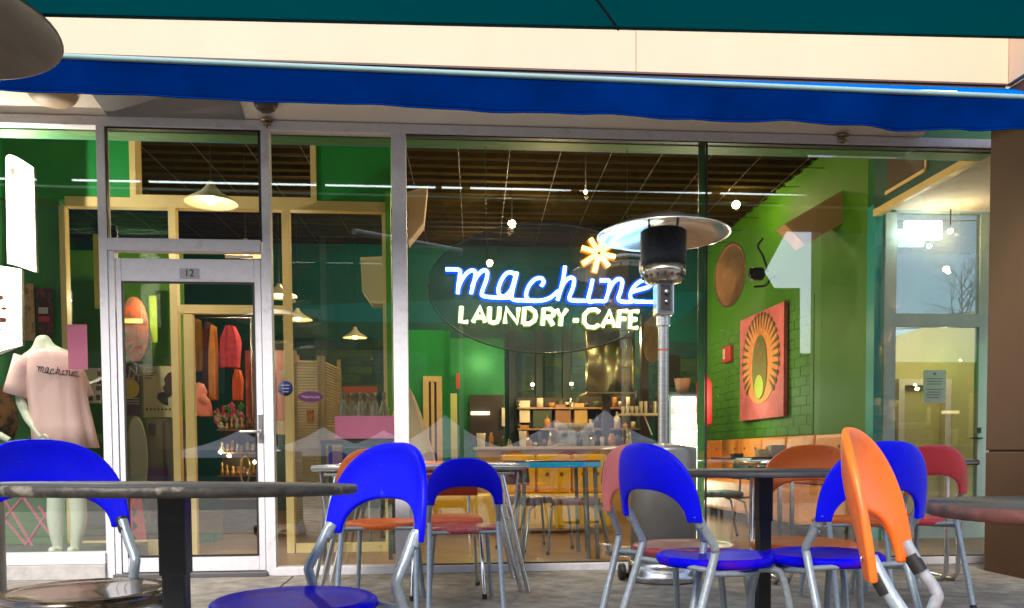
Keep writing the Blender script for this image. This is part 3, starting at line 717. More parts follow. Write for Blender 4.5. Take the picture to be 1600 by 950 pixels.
# near left round table
tp = PZ(272, 752, .765); tx, ty = P(272, 752, 1.78).x, 1.78
TD = M('table_worn_dark', (.035, .03, .024), .5, 0, col2=(.15, .13, .10), c2=(.555, .60), vscale=15, var=.5, bump=.5, bscale=30)
TTOP = M('table_top_dark', (.05, .055, .06), .5, 0, var=.25, vscale=6)
def round_table(x, y, z, r, label, tilt=(0, 0), edge=TD, th=.020, basey=True, band=None):
    t = thing('round_table', (x, y, 0), label, 'table'); rm = Matrix.Rotation(tilt[0], 3, 'X') @ Matrix.Rotation(tilt[1], 3, 'Y')
    o = V((x, y, z))
    obj('tabletop', B().lathe([(0, 0), (r-.004, 0), (r-.004, -.003)], o, 64, rm), TTOP, t)
    obj('edge_band', B().lathe([(r-.004, -.001), (r, -.004), (r, -th+.004), (r-.006, -th), (0, -th)], o, 96, rm), edge, t)
    obj('post', B().box((x-.023, y-.023, .03), (x+.023, y+.023, z-th-.002), bev=.004), BLACKM, t)
    obj('post_collar', B().box((x-.027, y-.027, z-th-.17), (x+.027, y+.027, z-th-.003), bev=.004), BLACKM, t)
    for a in (0, PI/2):
        obj('foot_bar', B().box(V((x, y, .02))-V((.3*math.cos(a)+.03*math.sin(a), .3*math.sin(a)+.03*math.cos(a), .018)), V((x, y, .02))+V((.3*math.cos(a)+.03*math.sin(a), .3*math.sin(a)+.03*math.cos(a), .012 if a == 0 else .016)), bev=.006), BLACKM, t)
    return t
round_table(tx, ty, .745, .375, 'round table with peeling black edge in the left foreground', tilt=(math.radians(-1.2), math.radians(.9)))
q = PZ(1193, 742, .75); q = P(1193, 742, 3.0)
round_table(q.x, 3.0, .738, .375, 'round table on a square black post between the two blue chairs', edge=M('edge_grey', (.09, .09, .09), .5, var=.3, vscale=12), th=.02)
q = P(1715, 788, 1.9)
round_table(q.x, 1.9, .672, .375, 'round table with reddish worn edge cut off by the right side of the view', edge=M('edge_red', (.14, .055, .05), .55, 0, col2=(.05, .04, .045), c2=(.45, .6), vscale=9, var=.3, bump=.3), th=.034)

# chrome edged rectangular tables
def chrome_table(px0, px1, Y, dep, z, label, style):
    a = P(px0, 730, Y).x; b = P(px1, 730, Y).x
    t = thing('chrome_table', ((a+b)/2, Y+dep/2, 0), label, 'table')
    obj('tabletop', B().box((a+.012, Y+.012, z-.032), (b-.012, Y+dep-.012, z-.004), bev=.004), M('laminate_grey', (.35, .36, .36), .3, var=.1), t)
    obj('edge_rail', B().tube([(a, Y, z-.02), (b, Y, z-.02), (b, Y+dep, z-.02), (a, Y+dep, z-.02)], .017, 10, closed=True), CHROME, t)
    obj('underframe', B().tube([(a+.06, Y+.05, z-.055), (b-.06, Y+.05, z-.055), (b-.06, Y+dep-.05, z-.055), (a+.06, Y+dep-.05, z-.055)], .011, 8, closed=True), CHROME, t)
    for sx, x in ((-1, a), (1, b)):
        for yy in (Y+.06, Y+dep-.06):
            if style == 'splay':
                l = B().tube([(x-sx*.13, yy, z-.05), (x+sx*.02, yy-.02 if yy < Y+.2 else yy+.02, 0)], .014, 10)
                l.tube([(x-sx*.19, yy, z-.05), (x-sx*.02, yy-.01 if yy < Y+.2 else yy+.01, 0)], .013, 10)
                obj('leg', l, CHROME, t)
        if style == 'splay':
            obj('brace', B().tube([(x-sx*.03, Y+.1, z-.05), (x-sx*.06, Y+.1, z-.30), (x-sx*.12, Y+.1, z-.32), (x-sx*.15, Y+.1, z-.30), (x-sx*.10, Y+.1, z-.05)], .006, 6, smoothn=4), CHROME, t)
        else:
            xx = x-sx*.06
            for dd in (0, .075):
                obj('leg', B().tube([(xx-sx*dd, Y+.08, z-.05), (xx-sx*dd, Y+.08, .07), (xx-sx*dd, Y+.13, .015), (xx-sx*dd, Y+dep-.13, .015), (xx-sx*dd, Y+dep-.08, .07), (xx-sx*dd, Y+dep-.08, z-.05)], .0135, 10), CHROME, t)
    return t
chrome_table(488, 820, 4.75, .62, .75, 'rectangular terrace table with chrome rim and splayed chrome legs near the door', 'splay')
chrome_table(1212, 1527, 4.75, .62, .755, 'chrome rimmed table with looped tube legs behind the red chair', 'loop')

# ================================================================== INTERIOR THINGS
def lampshade(px, py, Y, r, label, e=0, cord_to=3.9, bright=1, h=.12, flat=.45):
    q = P(px, py, Y); t = thing('pendant_lamp', (q.x, q.y, q.z), label, 'pendant lamp')
    sh = M('shade_cream', (.8, .72, .5), .5); 
    obj('shade', B().lathe([(r, 0), (r*.97, .012), (r*.4, h*.6), (r*.16, h), (.02, h+.03)], q, 32), sh, t, solid=.004)
    obj('bulb', B().lathe([(0, -.01), (.03, .0), (.045, .03), (.03, .07), (.0, .08)], q, 16), M('bulb_glow', (1, .9, .7), .5, emit=(1, .72, .38), es=30), t)
    obj('cord', B().tube([q+V((0, 0, h+.03)), V((q.x, q.y, cord_to))], .005, 6), BLK, t)
    if e: lamp(q+V((0, 0, .02)), e, parent=t)
    return t
lampshade(330, 318, 6.45, .195, 'wide cream pendant lamp lit above the shop door', 22, cord_to=3.74, h=.13)
lampshade(384, 397, 8.6, .22, 'second pendant lamp further in, low in the transom window', 25)
lampshade(436, 464, 9.6, .19, 'pendant lamp half hidden by the white post right of the door', 25)
lampshade(465, 500, 11.0, .19, 'pendant lamp crossing the yellow post, lower and further in', 0)
lampshade(555, 528, 11.8, .17, 'furthest pendant lamp over the shelves behind the middle window', 0)
def bulb(px, py, Y, label, e=30, r=.045, es=60):
    q = P(px, py, Y); t = thing('spot_bulb', tuple(q), label, 'spot lamp')
    obj('bulb', B().lathe([(0, -r), (r*.7, -r*.7), (r, 0), (r*.7, r*.7), (0, r)], q, 14), M('spot_glow', (1, .9, .7), .5, emit=(1, .7, .33), es=es), t)
    obj('holder', B().tube([q+V((0, 0, r*.8)), q+V((0, 0, r*.8+.06)), V((q.x, q.y, 3.85))], .006, 6), BLK, t)
    lamp(q-V((0, .06, .06)), e, parent=t)
bulb(800, 350, 9.8, 'bright spot bulb above the neon script, on the left', 35)
bulb(765, 411, 11.5, 'small bulb just above the neon letter a', 22)
bulb(1150, 320, 9.6, 'bright bare bulb to the right of the patio heater reflector', 6)
bulb(980, 522, 11.6, 'small bulb under the word cafe', 36)
bulb(832, 601, 11.3, 'tiny white bulb over the back shelving, left one', 9, .022)
bulb(893, 600, 11.3, 'tiny white bulb over the back shelving, right one', 9, .022)
bulb(915, 300, 7.5, 'small added fill bulb over the star of the neon sign', 24, .015, 4)  # bulb added as fill for the front of the room
# ceiling light builder, not called; unseen fill lamps are added after it
def ceil_lamp(x, y, e, label):
    t = thing('ceiling_light', (x, y, 3.6), label, 'ceiling light')
    obj('diffuser', B().box((x-.5, y-.06, 3.60), (x+.5, y+.06, 3.65), bev=.01), M('diff_glow', (.9, .85, .7), .5, emit=(1, .85, .55), es=4), t)
    l = bpy.data.lights.new('diffuser_light', 'AREA'); l.shape = 'RECTANGLE'; l.size = 1.0; l.size_y = .12; l.energy = e; l.color = (1, .84, .58)
    o = bpy.data.objects.new('diffuser_light', l); COL.objects.link(o); o.parent = t; o.location = (0, 0, -.02)
lamp((-1.6, 9.6, 2.6), 30, name='shop_fill')  # fill light without fitting, added for the middle of the shop
lamp((1.0, 7.4, 2.2), 20, (1, .7, .35), name='seating_fill')  # added fill over the seating, no lamp stands here
lamp((2.1, 6.7, 2.3), 8, (1, .8, .55), name='front_fill')  # added fill that lights the speaker box from the front
lamp((3.2, 9.3, 2.2), 12, (1, .85, .5), name='bench_fill').data.energy = 7  # added fill above the bench, no fitting
lamp((3.35, 9.9, 1.5), 9, (.85, 1, .7), name='fridge_fill')  # added light imitating the fridge glow on the side wall
lamp(P(225, 470, 7.75), 11, (1, .85, .5), name='poster_fill')  # unseen fill added to brighten the poster wall
lamp((-2.9, 5.95, 2.55), 22, (1, .88, .78), name='display_fill').data.energy = 30  # unseen fill added in front of the mannequin

# ---- left window display
LB = M('lightbox_glow', (1, .95, .85), .5, emit=(1, .9, .72), es=5)
def lightbox(pts, Y, label, marks):
    p = [P(a, b, Y) for a, b in pts]; rows = []
    x0, x1 = p[0].x, p[1].x
    for i in range(13):
        u = i/12; a = p[0].lerp(p[1], u); c = p[3].lerp(p[2], u); d = -.09*math.sin(PI*u)
        rows.append([a+V((0, d, .02*math.sin(PI*u))), c+V((0, d, 0))])
    t = thing('light_box', tuple(p[3].lerp(p[2], .5)), label, 'light box')
    b = B().grid(rows); back = B().prism([p[0]+V((0, .01, 0)), p[1]+V((0, .01, 0)), p[2]+V((0, .01, 0)), p[3]+V((0, .01, 0))], (0, .03, 0))
    obj('lit_face', b, LB, t, solid=.004); obj('backing', back, BLK, t)
    for (a, bb, w_, h_) in marks:
        q = P(a, bb, Y-.095); obj('mark', B().prism([q+V((w_*math.cos(k*PI/4)*(1+.3*(k % 2)), 0, h_*math.sin(k*PI/4))) for k in range(8)], (0, .002, 0)), M('mark_red', (.35, .12, .08), .6), t)
    l = bpy.data.lights.new('box_light', 'AREA'); l.size = .3; l.energy = 6; l.color = (1, .85, .6)
lightbox([(9, 247), (52, 262), (56, 425), (12, 412)], 6.25, 'tall glowing white light box at the left edge of the display window', [(20, 268, .015, .025), (32, 283, .008, .008), (22, 330, .006, .006)])
lightbox([(-50, 428), (33, 421), (34, 540), (-50, 575)], 6.15, 'lower glowing light box with small red marks, left of the mannequin', [(-2, 465, .03, .02), (2, 500, .035, .02), (-3, 515, .02, .015), (6, 482, .02, .012)])

# mannequin
MSK = M('mannequin_pale', (.66, .72, .6), .4, 0, var=.05)
YM = 6.2; mq = P(95, 868, YM); mx, mz = mq.x, .12
mn = thing('mannequin', (mx, YM, mz), 'headless pale mannequin in a long pink T-shirt in the left display window', 'mannequin')
S = lambda px, py, dy=0: P(px, py, YM+dy)
bm = bmesh.new(); lay = bm.verts.layers.skin.verify(); VS = {}
def sv(k, p, r, ry=None):
    v = bm.verts.new(p); v[lay].radius = (r, ry or r); v[lay].use_root = (k == 'pel'); VS[k] = v
sv('pel', S(103, 695), .13, .1); sv('waist', S(95, 640), .11, .09); sv('chest', S(88, 580), .14, .1); sv('up', S(76, 556), .1, .09); sv('neck', S(68, 540), .05); sv('ntop', S(67, 522), .055)
sv('shl', S(38, 562), .05); sv('ell', S(32, 628, .02), .035); sv('elm', S(44, 655, -.05), .03); sv('wrl', S(58, 674, -.10), .022); sv('hnl', S(66, 686, -.12), .026, .014)
sv('shr', S(108, 558), .05); sv('elr', S(128, 628, .1), .036); sv('wrr', S(122, 680, .12), .025)
sv('hl', S(88, 725), .085); sv('kl', S(88, 780), .062); sv('cl', S(86, 812), .06); sv('al', S(91, 862), .033)
sv('hr', S(120, 725), .085); sv('kr', S(121, 782), .062); sv('cr', S(124, 812), .06); sv('ar', S(117, 862), .033)
fl_ = S(91, 868); fr_ = S(117, 868)
sv('fl', V((fl_.x-.01, YM-.1, mz+.03)), .03); sv('fr', V((fr_.x+.01, YM-.1, mz+.03)), .03)
for a, b2 in (('pel', 'waist'), ('waist', 'chest'), ('chest', 'up'), ('up', 'neck'), ('neck', 'ntop'), ('up', 'shl'), ('shl', 'ell'), ('ell', 'elm'), ('elm', 'wrl'), ('wrl', 'hnl'), ('up', 'shr'), ('shr', 'elr'), ('elr', 'wrr'),
           ('pel', 'hl'), ('hl', 'kl'), ('kl', 'cl'), ('cl', 'al'), ('al', 'fl'), ('pel', 'hr'), ('hr', 'kr'), ('kr', 'cr'), ('cr', 'ar'), ('ar', 'fr')): bm.edges.new((VS[a], VS[b2]))
me = bpy.data.meshes.new('body'); bm.to_mesh(me); bm.free()
bo = bpy.data.objects.new('body', me); COL.objects.link(bo)
md = bo.modifiers.new('skin', 'SKIN'); md.use_smooth_shade = True; md = bo.modifiers.new('s', 'SUBSURF'); md.levels = 2; md.render_levels = 2
me2 = bpy.data.meshes.new_from_object(bo.evaluated_get(bpy.context.evaluated_depsgraph_get())); bpy.data.objects.remove(bo)
for v in me2.vertices: v.co -= V((mx, YM, mz))
for pl_ in me2.polygons: pl_.use_smooth = True
me2.materials.clear(); me2.materials.append(MSK); bo = bpy.data.objects.new('body', me2); COL.objects.link(bo); bo.parent = mn
hb = B(); h0 = S(66, 686, -.12)
for k, (dx, ln) in enumerate(((-.022, .06), (-.008, .075), (.006, .07), (.018, .055))):
    hb.tube([h0+V((dx*.7, -.005, .0)), h0+V((dx+.012, -.012, -ln*.55)), h0+V((dx+.028, -.005, -ln))], [.009, .008, .0055], 6, smoothn=3)
hb.tube([h0+V((.018, -.01, .03)), h0+V((.045, -.02, .012)), h0+V((.06, -.02, -.015))], [.010, .009, .006], 6, smoothn=3)
obj('fingers', hb, MSK, bo)
# T-shirt: lofted rings
TEE = M('tee_pink', (.98, .64, .64), .85, 0, var=.05, vscale=8, bump=1.0, bscale=9, stretch=(1.6, 1.6, .45))
rings = [((80, 548), .085, .09), ((80, 553), .15, .1), ((82, 562), .185, .115), ((86, 590), .195, .125), ((92, 630), .195, .125), ((98, 665), .205, .135), ((104, 700), .215, .145)]
rows = []
for j, (c, rx_, ry_) in enumerate(rings):
    q = S(*c); row = []
    for i in range(48):
        a = 2*PI*i/48; f_ = 1+(.06*math.sin(a*9+j*.5)+.04*math.sin(a*5+1)+.025*math.sin(a*17+j))*(j/6)**1.2
        row.append(V((q.x+rx_*f_*math.cos(a), q.y+ry_*f_*math.sin(a), q.z)))
    rows.append(row)
tb = B().grid(rows, closed=True)
def sleeve(p0, p1, r0, r1):
    d = (p1-p0).normalized(); rr = []
    for j in range(5):
        s = j/4; c = p0.lerp(p1, s); r = r0+(r1-r0)*s; sx = V((1, 0, 0))-d*d.x; sx.normalize(); sy = d.cross(sx)
        rr.append([c+sx*r*math.cos(2*PI*i/20)*(1+.05*math.sin(i*1.5))+sy*r*math.sin(2*PI*i/20) for i in range(20)])
    tb.grid(rr, closed=True)
sleeve(S(44, 558), S(29, 617, .01), .085, .095); sleeve(S(106, 560), S(128, 622, .05), .07, .08)
te = obj('t_shirt', tb, TEE, mn, solid=.004)
nb = B()
for s_ in MACH:
    pts = []
    for p in s_:
        u = (p[0]-205)/1215; v_ = (p[1]-350)/205
        px = 70+u*58; py = 574+v_*12+u*3
        q = P(px, py, YM); ang = (q.x-S(86, 585).x)/.195; ang = max(-.95, min(.95, ang))
        pts.append(V((q.x, YM-.125*math.sqrt(1-ang*ang)-.006, q.z)))
    nb.tube(pts, .003, 5, smoothn=3)
obj('shirt_lettering', nb, M('ink_dark', (.06, .03, .06), .6), te)
obj('display_platform', B().box((-5.2, 5.76, 0), (P(160, 870, 6.0).x, 6.9, .115)), M('platform_dark', (.03, .06, .06), .6), label='low dark platform inside the left display window', cat='platform')
q = P(14, 690, 6.1)
obj('display_forearm', B().tube([P(-40, 668, 6.1), P(0, 681, 6.1), P(15, 688, 6.1)], [.035, .03, .028, .02], 10), MSK, label='pale forearm of a second display figure poking in from the left edge', cat='display arm')
# bag
bgp = B().lathe([(.0, 0), (.12, .01), (.155, .12), (.15, .25), (.11, .36), (.05, .42), (0, .43)], P(-8, 690, 6.5), 24)
obj('brown_bag', bgp, M('bag_brown', (.22, .1, .03), .7, 0, col2=(.03, .02, .015), c2=(.48, .56), vscale=12), label='brown round bag or basket at the left edge behind the mannequin', cat='bag')
# cards and posters
def card(name, px0, py0, px1, py1, Y, mat, label, cat, parent=None, d=.006):
    return obj(name, rect(px0, py0, px1, py1, Y, d), mat, parent, label=label, cat=cat)
pc = card('pink_card', 105, 507, 137, 577, 6.0, PINK, 'blank pink card hanging in the window beside the mannequin shoulder', 'card')
obj('string', B().tube([P(112, 507, 6.0), P(112, 455, 6.0), P(106, 452, 6.0)], .003, 5), WHT, pc)
def inside(pr, px0, py0, px1, py1, Y, mat, name='print', d=.002): return obj(name, rect(px0, py0, px1, py1, Y, d), mat, pr)
PT = M('poster_tan', (.55, .36, .18), .7, 0, col2=(.2, .1, .05), c2=(.5, .6), vscale=9)
PDK = M('poster_dark', (.05, .02, .015), .7, 0, col2=(.25, .04, .02), c2=(.5, .62), vscale=10)
card('poster', 32, 443, 55, 532, 6.95, PT, 'tan worn poster behind the mannequin neck, left one', 'poster')
p_ = card('poster', 56, 450, 83, 530, 6.95, PDK, 'dark poster with red and white print right of the tan one', 'poster')
inside(p_, 60, 480, 75, 490, 6.945, M('print_white', (.6, .55, .5), .6)); inside(p_, 60, 494, 78, 503, 6.944, M('print_red', (.5, .05, .03), .6))
p_ = card('poster_board', 120, 575, 158, 630, 7.12, M('board_cream', (.6, .5, .35), .7, var=.1), 'cream notice sheet with small dark pictures left of the door frame', 'poster')
for a, b2, c, d in ((152, 580, 157, 588), (151, 592, 158, 600), (150, 603, 158, 610), (138, 617, 145, 626), (150, 617, 157, 625)): inside(p_, a, b2, c, d, 7.116, PDK)
card('banner', 145, 366, 158, 482, 7.4, M('banner_yellow', (.8, .62, .22), .6, var=.05), 'tall narrow yellow banner just left of the white door post', 'banner')
yq = 8.45
p_ = card('poster', 186, 568, 221, 650, yq, M('poster_purple', (.045, .01, .12), .6), 'purple night poster with a yellow moon beside the bat poster', 'poster')
q = P(201, 607, yq-.006); obj('moon', B().prism([q+V((.1*math.cos(k*PI/10), 0, .1*math.sin(k*PI/10))) for k in range(20)], (0, .004, 0)), M('moon_yellow', (.85, .6, .05), .6), p_)
text('lettering', 'N', .12, M('print_white'), p_, P(208, 580, yq-.006), (1, 0, 0), (0, 0, 1)); text('lettering', 'GHT', .1, M('print_white'), p_, P(204, 591, yq-.006), (1, 0, 0), (0, 0, 1))
for k in range(3): inside(p_, 198, 622+k*4, 218, 623.5+k*4, yq-.006, M('print_white'))
p_ = card('poster', 223, 572, 277, 652, yq, M('poster_cream', (.66, .58, .44), .7, var=.05), 'cream poster with a black bat print behind the door glass', 'poster')
bat = [(276, 578), (262, 583), (256, 592), (258, 600), (254, 606), (257, 612), (247, 614), (245, 622), (252, 630), (263, 634), (262, 622), (268, 618), (274, 612), (272, 604), (277, 600)]
obj('bat_print', B().prism([P(a, b2, yq-.006) for a, b2 in bat], (0, .004, 0)), BLK, p_)
for k in range(3): inside(p_, 227, 582+k*4, 243-k*3, 583.4+k*4, yq-.006, PDK)
for k in range(7): inside(p_, 228+k*6, 638, 231+k*6, 641, yq-.006, PDK)
# red patterned board hanging
q = P(210, 515, 7.9)
bd = [q+V((.125*math.sin(t_)*(1 if True else 0), 0, .30*math.cos(t_))) for t_ in [2*PI*i/24 for i in range(24)]]
rb = obj('hanging_board', B().prism(bd, (0, .02, 0)), M('board_red', (.22, .03, .01), .6, 0, col2=(.08, .03, .02), c2=(.5, .56), vscale=14), label='red and black patterned oval board hanging behind the door glass', cat='decor board')
inside(rb, 192, 498, 222, 505, 7.893, M('banner_yellow'), 'stripe', .004)
for k in range(6): inside(rb, 192+k*5, 508, 194+k*5, 530, 7.8935, PDK, 'stripe', .004)
card('green_hanging', 233, 462, 246, 535, 8.2, M('lime_paper', (.35, .5, .04), .7, var=.2, vscale=12), 'pale green paper strip hanging beside the red board', 'paper strip')
# grey surfboard shapes and pink floor board
q = P(213, 715, 7.6)
obj('grey_board', B().prism([q+V((.09*math.sin(t_), 0, .36*math.cos(t_))) for t_ in [2*PI*i/24 for i in range(24)]], (0, .03, 0)), M('board_grey', (.28, .25, .18), .6), label='grey rounded board leaning behind the lower door glass', cat='board')
wb = obj('pink_floor_board', B().prism([P(203, 770, 7.3), P(218, 770, 7.3), P(229, 858, 7.3), P(226, 865, 7.3), P(203, 866, 7.3)], (0, .03, 0)), M('pink_hot', (.8, .06, .12), .5), label='hot pink leaning floor sign with black triangles behind the door glass', cat='floor sign')
for k in range(3):
    obj('triangle', B().prism([P(207, 790+k*22, 7.29), P(214+k, 800+k*22, 7.29), P(207, 808+k*22, 7.29)], (0, .004, 0)), BLK, wb)
# pink lattice
tl = thing('pink_trellis', tuple(P(50, 868, 6.75)), 'pink criss-cross trellis behind the mannequin legs', 'trellis')
for a, b2, c, d in ((-20, 735, 60, 868), (25, 760, 85, 845), (70, 738, -10, 830), (-10, 790, 55, 868), (85, 785, 30, 868), (60, 790, 90, 835)):
    obj('lath', B().tube([P(a, b2, 6.75+.01*(a % 3)), P(c, d, 6.75+.01*(a % 3))], .012, 6, flat=.6), M('lath_pink', (.6, .12, .22), .6), tl)
# dark cabinet + frame
cb = thing('dark_cabinet', tuple(P(256, 850, 8.1)), 'dark grey cabinet behind the shop door, below the bat poster', 'cabinet')
a = P(226, 655, 8.1); b2 = P(292, 852, 8.1)
obj('carcass', B().box((a.x, 8.1, 0), (b2.x, 8.5, a.z), bev=.006), M('cab_dark', (.09, .08, .06), .5, var=.2), cb)
for k in range(2): obj('door_panel', B().box((a.x+.01+k*(b2.x-a.x)/2, 8.085, .05), (a.x+(k+1)*(b2.x-a.x)/2-.01, 8.098, a.z-.03), bev=.003), M('cab_door', (.13, .11, .08), .5), cb)
inside(cb, 232, 662, 243, 680, 8.07, BLK, 'picture_frame', .012)
card('purple_panel', 224, 732, 262, 762, 8.02, M('purple_dim', (.12, .02, .25), .5), 'small purple panel against the dark cabinet', 'panel')
obj('teal_crate', B().box(P(309, 862, 7.9)+V((0, 0, 0)), P(335, 835, 7.9)+V((0, .3, 0)), bev=.01), M('crate_teal', (.01, .14, .1), .5), label='teal crate on the floor beyond the door', cat='crate')

# clothes rack
rk = thing('clothes_rack', tuple(P(350, 700, 9.4)), 'rack of hanging jackets seen through the doorway', 'clothes rack')
a = P(302, 500, 9.4); b2 = P(392, 500, 9.4)
obj('rail', B().tube([(a.x, 9.4, 2.32), (b2.x, 9.4, 2.32)], .015, 8), CHROME, rk)
for x in (a.x, b2.x): obj('upright', B().tube([(x, 9.4, 0), (x, 9.4, 2.32)], .015, 8), CHROME, rk)
def garment(px0, px1, py0, py1, Y, mat, label, name='hanging_jacket'):
    rows = []
    for j in range(9):
        s = j/8; row = []
        for i in range(33):
            a_ = 2*PI*i/32; wdt = (.45+.55*min(1, s*3.2))*(1-.12*max(0, s-.7))
            c = P((px0+px1)/2, py0+(py1-py0)*s, Y); rx_ = (P(px1, py0, Y).x-P(px0, py0, Y).x)/2*wdt
            row.append(V((c.x+rx_*math.cos(a_)*(1+.08*math.sin(5*a_+s*4)), Y+.09*math.sin(a_)*(1+.2*math.sin(7*a_)), c.z)))
        rows.append(row)
    return obj(name, B().grid(rows, closed=True), mat, label=label, cat='clothing')
garment(300, 318, 500, 580, 9.3, M('jk_mustard', (.5, .25, .02), .8, var=.2), 'mustard jacket at the left of the rack')
garment(316, 338, 505, 622, 9.35, M('jk_brown', (.13, .03, .02), .8, var=.3), 'dark brown coat in the middle of the rack')
garment(327, 341, 510, 625, 9.25, M('jk_orange', (.75, .3, .06), .8, var=.2), 'long orange scarf like garment on the rack')
garment(344, 376, 510, 575, 9.3, M('jk_pink', (.6, .06, .1), .9, var=.3, vscale=14), 'fluffy pink top at the right of the rack')
garment(364, 380, 578, 625, 9.28, M('jk_red', (.75, .12, .03), .8, var=.2), 'orange red cloth under the pink top')
pg = thing('pink_figure', tuple(P(312, 650, 8.9)), 'salmon pink bust shaped figure beside the door stile', 'figure')
obj('figure_body', B().lathe([(0, 0), (.13, 0), (.12, .12), (.07, .2), (.08, .26), (.05, .33), (0, .35)], P(312, 650, 8.9), 20), SALMON, pg)
obj('figure_nose', B().tube([P(316, 622, 8.8), P(326, 630, 8.75)], [.05, .03], 8), SALMON, pg)
# flower garland
rnd = random.Random(4); fb = [B(), B(), B()]
for k in range(90):
    px = 335+rnd.random()*45; py = 652+rnd.gauss(0, 6); q = P(px, py, 8.95+rnd.random()*.15); r = .018+rnd.random()*.02
    fb[k % 3].add([q+V((r, 0, 0)), q+V((0, -r, r)), q+V((-r, 0, 0)), q+V((0, r, -r*.6)), q+V((0, 0, r*1.3)), q+V((0, 0, -r))], [(0, 1, 4), (1, 2, 4), (2, 3, 4), (3, 0, 4), (1, 0, 5), (2, 1, 5), (3, 2, 5), (0, 3, 5)])
fg = thing('flower_garland', tuple(P(357, 665, 9)), 'pink and green flower garland on the counter inside the door', 'flowers')
obj('pink_blooms', fb[0], M('bloom_pink', (.7, .1, .2), .7), fg); obj('leaves', fb[1], M('bloom_green', (.08, .3, .03), .7), fg); obj('white_blooms', fb[2], M('bloom_white', (.7, .6, .45), .7), fg)
# gold ornaments case
cs = thing('display_case', tuple(P(372, 850, 8.8)), 'dark display case full of golden ornaments beyond the doorway', 'display case')
a = P(338, 660, 8.8); b2 = P(404, 660, 8.8)
obj('case_body', B().box((a.x, 9.0, 0), (b2.x, 9.3, a.z), bev=.005), M('case_dark', (.035, .025, .015), .5), cs)
for k in range(4):
    z = .35+k*.24; obj('shelf', B().box((a.x, 8.8, z), (b2.x, 8.99, z+.015)), M('shelf_brown', (.15, .08, .03), .4), cs)
    for j in range(8):
        x = a.x+.03+j*(b2.x-a.x-.06)/7; r = .015+rnd.random()*.015; h_ = .06+rnd.random()*.08
        obj('ornament', B().lathe([(0, 0), (r, 0), (r*1.2, h_*.3), (r*.4, h_*.6), (r*.8, h_*.8), (0, h_)], (x, 8.87+rnd.random()*.05, z+.016), 10), rnd.choice([M('gold', (.6, .4, .12), .3, .8), M('glassware', (.5, .5, .45), .15, .3), M('brown_jar', (.2, .08, .02), .3)]), cs)
for px, py in ((345, 706), (358, 712), (398, 722)):
    q = P(px, py, 8.75); obj('ornament_lamp', B().lathe([(0, -.02), (.02, 0), (0, .02)], q, 10), M('spot_glow'), cs)
obj('gold_ring', B().tube([P(383+7*math.cos(t_), 735+22*math.sin(t_), 8.72) for t_ in [2*PI*i/24 for i in range(24)]], .01, 6, closed=True), M('gold'), cs)

# ---- middle window interior
card('pink_cabinet', 383, 548, 403, 720, 9.6, SALMON, 'salmon pink cabinet side beyond the door glass', 'cabinet', d=.4)
pf = card('pink_fridge', 429, 547, 457, 656, 9.0, SALMON, 'salmon pink retro fridge between the white and yellow posts', 'fridge', d=.5)
inside(pf, 440, 572, 455, 592, 8.99, M('tag_cream', (.6, .45, .3), .6), 'notice', .005)
card('cream_box', 430, 657, 456, 678, 8.95, CREAM, 'cream box under the pink fridge', 'box', d=.3)
lv = thing('slatted_screen', tuple(P(495, 850, 8.6)), 'tall tan slatted timber screen behind the middle window', 'screen')
a = P(460, 548, 8.6); b2 = P(498, 556, 8.6); c3 = P(529, 562, 9.3)
def slats(p0, p1, ztop0, ztop1, nm=58):
    d = (p1-p0); 
    for k in range(nm):
        z = .12+k*(min(ztop0, ztop1)-.15)/nm
        q0 = V((p0.x, p0.y, z)); q1 = V((p1.x, p1.y, z)); n_ = V((d.y, -d.x, 0)).normalized()*.03
        obj('slat', B().prism([q0, q1, q1+n_+V((0, 0, -.022)), q0+n_+V((0, 0, -.022))], (0, 0, .011)), M('slat_tan', (.42, .3, .15), .55, var=.15), lv)
    for q in (p0, p1): obj('stile', B().box((q.x-.018, q.y-.02, 0), (q.x+.018, q.y+.03, ztop0 if q is p0 else ztop1)), M('slat_tan'), lv)
slats(a, b2, a.z, b2.z); slats(V((b2.x+.04, b2.y, 0)), c3, b2.z, c3.z)
card('small_sign', 479, 640, 491, 662, 8.5, M('mini_poster', (.4, .25, .1), .6, col2=(.5, .05, .03), c2=(.5, .55), vscale=20), 'small red picture pinned on the slatted screen', 'sign')
def speaker(pts, Y, d, label, mat):
    p = [P(a_, b_2, Y) for a_, b_2 in pts]; t = thing('speaker_box', tuple(sum(p, V((0, 0, 0)))/len(p)), label, 'speaker')
    obj('cabinet', B().prism(p, (0, d, 0)), mat, t)
    c = sum(p, V((0, 0, 0)))/len(p); ins = [c+(q-c)*.88-V((0, .004, 0)) for q in p]
    obj('grille', B().prism(ins, (0, .005, 0)), M('grille_'+mat.name, tuple(x*.8 for x in mat.node_tree.nodes['Principled BSDF'].inputs[0].default_value[:3]), .6), t)
    return t, p
speaker([(563, 402), (607, 400), (607, 475), (580, 474), (566, 455)], 8.3, .25, 'cream angular speaker hung behind the middle window', M('spk_cream', (.6, .55, .36), .6, var=.05))
speaker([(636, 300), (668, 290), (662, 348), (638, 378)], 8.3, .25, 'brown cream angular speaker hung just right of the white post', M('spk_tan', (.4, .28, .17), .6, var=.05))
t_, p_ = speaker([(1226, 350), (1324, 293), (1356, 325), (1258, 383)], 8.0, .22, 'large tan speaker box tilted on the green side wall', M('spk_brown', (.62, .38, .2), .6, var=.05))
card('red_box_lid', 535, 604, 590, 616, 8.4, M('lid_red', (.55, .12, .06), .6), 'orange red panel behind the row of bottles', 'panel')
card('bottle_backing', 538, 617, 588, 640, 8.45, M('backing_olive', (.3, .26, .1), .6), 'olive sheet behind the glass bottles', 'panel')
